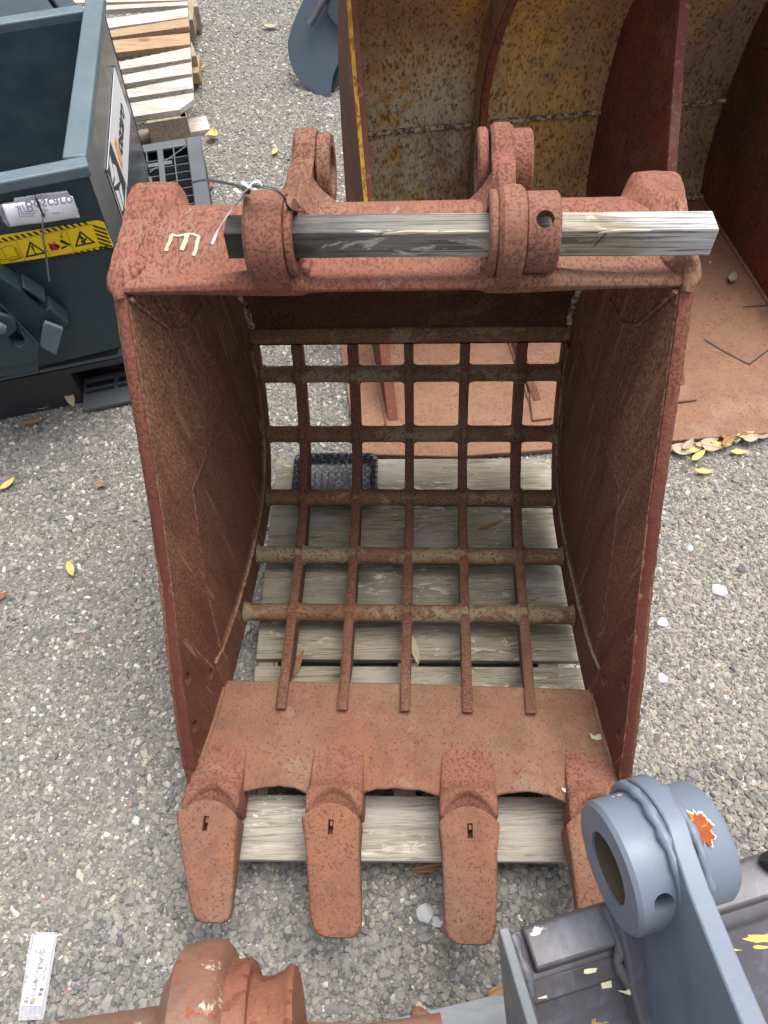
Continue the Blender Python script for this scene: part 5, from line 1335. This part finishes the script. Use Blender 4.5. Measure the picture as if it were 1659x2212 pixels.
V, F = lathe(cR, au, [(.331, RI), (.331, .064), (.338, .062), (.368, .062), (.374, .058), (.374, RI), (.331, RI)], 64); add('lug_boss', V, F, M['slate'], gb)
arm = []
for a in range(200, 75, -8): arm.append((WC-.0*1+.077*math.cos(math.radians(180-a)), ZC+.077*math.sin(math.radians(180-a))) if False else None)
arm = [(WC+.079*math.cos(math.radians(a)), ZC+.079*math.sin(math.radians(a))) for a in range(-40, 101, 8)]
arm += [(.035, .850), (-.02, .868), (-.08, .89), (-.16, .92), (-.24, .95), (-.26, .90), (-.22, .70), (-.05, .62), (.10, .64)]
P = [AW(.309+.17*(min(w_, .1)-.1), w_, z) for w_, z in arm]; V, F = prism(P, au*.021); lg = add('lug_plate', V, F, M['slate'], gb, bevel=.002)
cut(lg, [cyl(cR-Vector(gb.location)+au*.32, au, RI, .05, 48)])
for a_ in (.302, .334):
    pts = [cR+au*(a_)+(aw*math.cos(math.radians(t))+Vector((0, 0, 1))*math.sin(math.radians(t)))*(.0735 if a_ < .31 else .066) for t in range(-30, 215, 6)]
    bead('weld_seam', pts, .0055, M['slate'], gb, world=True, seed=int(a_*1000), step=.012, up=au)
def oncyl(t, ang, r): a_ = math.radians(ang); return cR+au*t+(aw*math.cos(a_)+Vector((0, 0, 1))*math.sin(a_))*r
def cyl_patch(name, pts, r, mat, th_=.0004):
    cx_ = sum(p[0] for p in pts)/len(pts); cy_ = sum(p[1] for p in pts)/len(pts); V = []; F = []; n = len(pts)
    for k in (0, .33, .66, 1):
        V += [oncyl(cx_+(t-cx_)*k, cy_+(a_-cy_)*k, r+th_) for t, a_ in pts]
    for i in range(3):
        for c in range(n): F.append((i*n+c, i*n+(c+1) % n, (i+1)*n+(c+1) % n, (i+1)*n+c))
    return add(name, V, F, mat, gb, smooth=80)
q = random.Random(12); blob = [(.346+.0115*math.cos(t)*q.uniform(.6, 1.3), 86+14*math.sin(t)*q.uniform(.6, 1.3)) for t in [i*math.pi/17 for i in range(34)]]
cyl_patch('chipped_primer', [(.346+(t-.346)*1.10+.0006, 86+(a_-86)*1.12-1) for t, a_ in blob], .0640, M['cream'])
cyl_patch('chipped_rust', blob, .0642, M['fresh_rust'])
# box beam below
body = [(.055, .655), (.030, .668), (-.045, .668), (-.075, .655), (-.10, .60), (-.22, .42), (-.24, .25), (.0, .20), (.09, .30), (.085, .60)]
aprism([(.062, .640), (.058, .655), (.045, .660), (.016, .660), (.012, .640)], .170, .80, M['slate_dark'], 'beam_top_plate', .003)
aprism([(.060, .639), (.012, .639), (.003, .636), (-.001, .630), (-.004, .618)] + [(-.03, .60), (-.10, .50), (-.22, .42), (-.24, .25), (-.16, .25), (-.03, .45), (.04, .60)], .158, .80, M['slate_dark'], 'beam_box', .003)
aprism([(.007, .6405), (.0035, .6385), (-.014, .625), (-.016, .612), (-.004, .612)], .162, .262, M['slate_dark'], 'step_bar', .003)
aprism([(.064, .672), (-.10, .660), (-.22, .60), (-.24, .25), (-.16, .25), (-.02, .50), (.035, .60), (.062, .655)], .141, .153, M['slate_edge'], 'end_plate', .002)
bead('weld_seam', [AW(.156, .055, .662), AW(.158, .01, .661), AW(.156, -.01, .64), AW(.155, -.05, .60)], .006, M['slate_dark'], gb, world=True, seed=2, step=.007)
bead('weld_seam', [AW(.27, .055, .663), AW(.272, .015, .66), AW(.262, .0, .65), AW(.275, -.03, .625), AW(.29, -.07, .60)], .008, M['slate_dark'], gb, world=True, seed=3, step=.009)
def chip(pts, z, mat, name='paint_chip'):
    V, F = prism([G(x, y, z) for x, y in pts], (0, 0, .0005)); add(name, V, F, mat, gb)
q = random.Random(5)
def blobpx(cx_, cy_, rx, ry, n=11): return [(cx_+rx*math.cos(2*math.pi*i/n)*q.uniform(.55, 1.25), cy_+ry*math.sin(2*math.pi*i/n)*q.uniform(.55, 1.25)) for i in range(n)]
chip([(1262, 2094), (1272, 2092), (1290, 2091), (1287, 2100), (1270, 2104), (1261, 2103)], .6575, M['cream'])
chip([(1159, 2147), (1180, 2146), (1182, 2156), (1162, 2158)], .628, M['cream'])
chip([(1298, 2124), (1320, 2118), (1322, 2133), (1300, 2136)], .634, M['cream'])
chip([(1333, 2139), (1350, 2141), (1362, 2134), (1372, 2137), (1361, 2150), (1352, 2147)], .634, M['cream'])
chip(blobpx(1640, 2026, 42, 11, 15), .6612, M['ochre_chip']); chip(blobpx(1572, 2052, 26, 4, 13), .6612, M['ochre_chip']); chip(blobpx(1640, 2046, 22, 4, 11), .6612, M['ochre_chip'])
# saddle plate under the lug
aprism([(.05, .70), (.0, .672), (-.03, .640), (-.12, .60), (-.12, .57), (-.03, .60), (.05, .64)], .268, .345, M['slate_dark'], 'lug_saddle', .004)
tag(add('knob_end', *sweep([AW(.478, .043, .665), AW(.474, .055, .67)], .012, 12), M['black_plastic_dark'], None), 'dark rounded end of a fitting poking in at the lower right photo edge', 'fitting')

# galvanised plate at the very bottom
V, F = prism([G(790, 2215, .03), G(1075, 2148, .03), G(1140, 2165, .03), G(1200, 2300, .03), G(790, 2300, .03)], (0, 0, -.006))
tag(add('steel_sheet', V, F, M['steel'], None, bevel=.001), 'scratched bare grey steel sheet lying on the gravel at the bottom edge', 'steel sheet')

# ------------------------------------------------------------------ rusty attachment, bottom left
rt = thing('rusty_attachment', Vector((-.2, -.05, 0)), 'rusty orange tube with a thick round lug at the bottom left corner', 'excavator bucket')
ra = Vector((.993, .115, 0)).normalized(); rcn = Vector((-.20, -.040, .60))
def rl(x, y, z): p = G(x, y, z); return (p-rcn).dot(ra)
V, F = lathe(rcn+Vector((0, .0, 0)), ra, [(-.9, .078), (-.045, .078), (-.055, .0)], 40); add('tube', V, F, M['tube_rust'], rt)
V, F = lathe(rcn, ra, [(-.046, .0), (-.046, .090), (-.040, .108), (-.032, .116), (-.028, .128), (-.022, .136), (.008, .137), (.020, .135), (.026, .128), (.028, .120), (.032, .112), (.034, .0)], 56); add('lug', V, F, M['tube_rust'], rt, smooth=50)
V, F = lathe(rcn, ra, [(.024, .0), (.027, .118), (.036, .112), (.048, .113), (.053, .109), (.054, .0)], 56); add('lug_collar', V, F, M['tube_red'], rt, smooth=50)
V, F = lathe(rcn, ra, [(.050, .0), (.053, .096), (.062, .092), (.074, .091), (.086, .094), (.096, .100), (.101, .097), (.102, .0)], 56); add('lug_boss', V, F, M['tube_red'], rt, smooth=50)
V, F = lathe(rcn, ra, [(.10, .0), (.102, .030), (.26, .030), (.26, .0)], 40); add('tube', V, F, M['tube_rust'], rt)
ear = [(885, 2200), (888, 2180), (897, 2171), (912, 2176), (930, 2190), (945, 2210), (950, 2235), (880, 2240)]
V, F = prism([G(x, y, .42) for x, y in ear], Vector((.004, -.002, -.02))); add('ear_plate', V, F, M['tube_red'], rt, bevel=.003)
V, F = prism([G(x, y, .40) for x, y in ((640, 2206), (880, 2212), (960, 2216), (960, 2290), (640, 2290))], (0, 0, -.03)); add('web_plate', V, F, M['tube_rust'], rt, bevel=.003)

# ------------------------------------------------------------------ plastic label sleeve, bottom left
tg = thing('label_sleeve', G(85, 2105, 0), 'long white printed label in a clear plastic sleeve lying on the gravel at lower left', 'label')
def z3(x, y): return (54.9+x*.0868, 2002.4+y*.0868)
tzz = .016
def tsheet(pts, z, mat, name, th_=.0006):
    V, F = prism([G(*z3(x, y), z) for x, y in pts], (0, 0, th_)); return add(name, V, F, mat, tg, bevel=.0)
tsheet([(150, 190), (240, 128), (740, 130), (800, 195), (480, 2150), (440, 2300), (-180, 2330), (-160, 2100), (100, 400)], tzz, M['clear'], 'clear_sleeve')
lbl = tsheet([(225, 212), (728, 212), (410, 1960), (-120, 1960)], tzz+.001, M['white'], 'printed_label')
gr = []
def tl(x0_, y0_, x1_, y1_, w_=.0005):
    a, b = G(*z3(x0_, y0_), tzz+.0018), G(*z3(x1_, y1_), tzz+.0018); d = (b-a).normalized(); n_ = Vector((-d.y, d.x, 0))*w_/2
    gr.append(prism([a+n_, b+n_, b-n_, a-n_], (0, 0, .0002)))
tl(152, 632, 640, 640); tl(-30, 1405, 500, 1408); tl(325, 215, 238, 635)
tl(235, 645, 90, 1405); tl(330, 648, 185, 1405); tl(542, 650, 400, 1405)
tl(88, 1408, 10, 1950); tl(180, 1408, 82, 1955); tl(402, 1408, 308, 1955)
V, F = merge(gr); tag(add('label_grid', V, F, M['greyp'], lbl), kind='stuff')
def tt(body, x, y, x2, y2, size, sx=1):
    a, b = G(*z3(x, y), tzz+.0018), G(*z3(x2, y2), tzz+.0018); d = (b-a).normalized(); up_ = Vector((-d.y, d.x, 0))
    text('label_text', body, size, a, d, up_, M['inkp'], lbl, off=.0001, extrude=.0001, sx=sx, bold=.00022)
SZ = .0085
tt('スケルトンバケット(PD)', 160, 1400, 270, 800, SZ, .62)
tt('0.25㎥ PadDaumas Auto(280mm', 268, 1400, 400, 700, SZ, .50)
tt('バケット幅7.棚卸 17000100', 355, 1400, 480, 740, SZ, .62)
tt('Used Parts', 460, 1395, 520, 1110, SZ, .8)
tt('70385', 68, 1400, 90, 1220, SZ, .7)
tt('商品カテゴリー', 50, 1890, 120, 1500, SZ, .62)
tt('商品名 (商品名)', 205, 1930, 290, 1480, SZ*1.1, .62)
tt('重量', 400, 1730, 425, 1640, SZ, .8)
tt('ラックコード', 215, 570, 265, 280, SZ*.9, .62)
st_ = []
for (x, y, r_) in ((240, 1810, 5), (180, 1830, 6), (110, 1840, 4), (320, 1800, 3)):
    pass
V, F = prism([G(*z3(x, y), tzz+.0017) for x, y in ((-60, 1915), (110, 1830), (240, 1775), (370, 1775), (350, 1840), (230, 1850), (90, 1870), (-70, 1960))], (0, 0, .0001)); add('rust_stain', V, F, NT('stain', .7).color((.70, .42, .24)), lbl)
V, F = cyl(G(*z3(90, 2215), tzz+.001), (0, 0, 1), .0032, .0006, 16); add('punch_hole', V, F, M['blackp'], tg)

sc.render.engine = 'CYCLES'
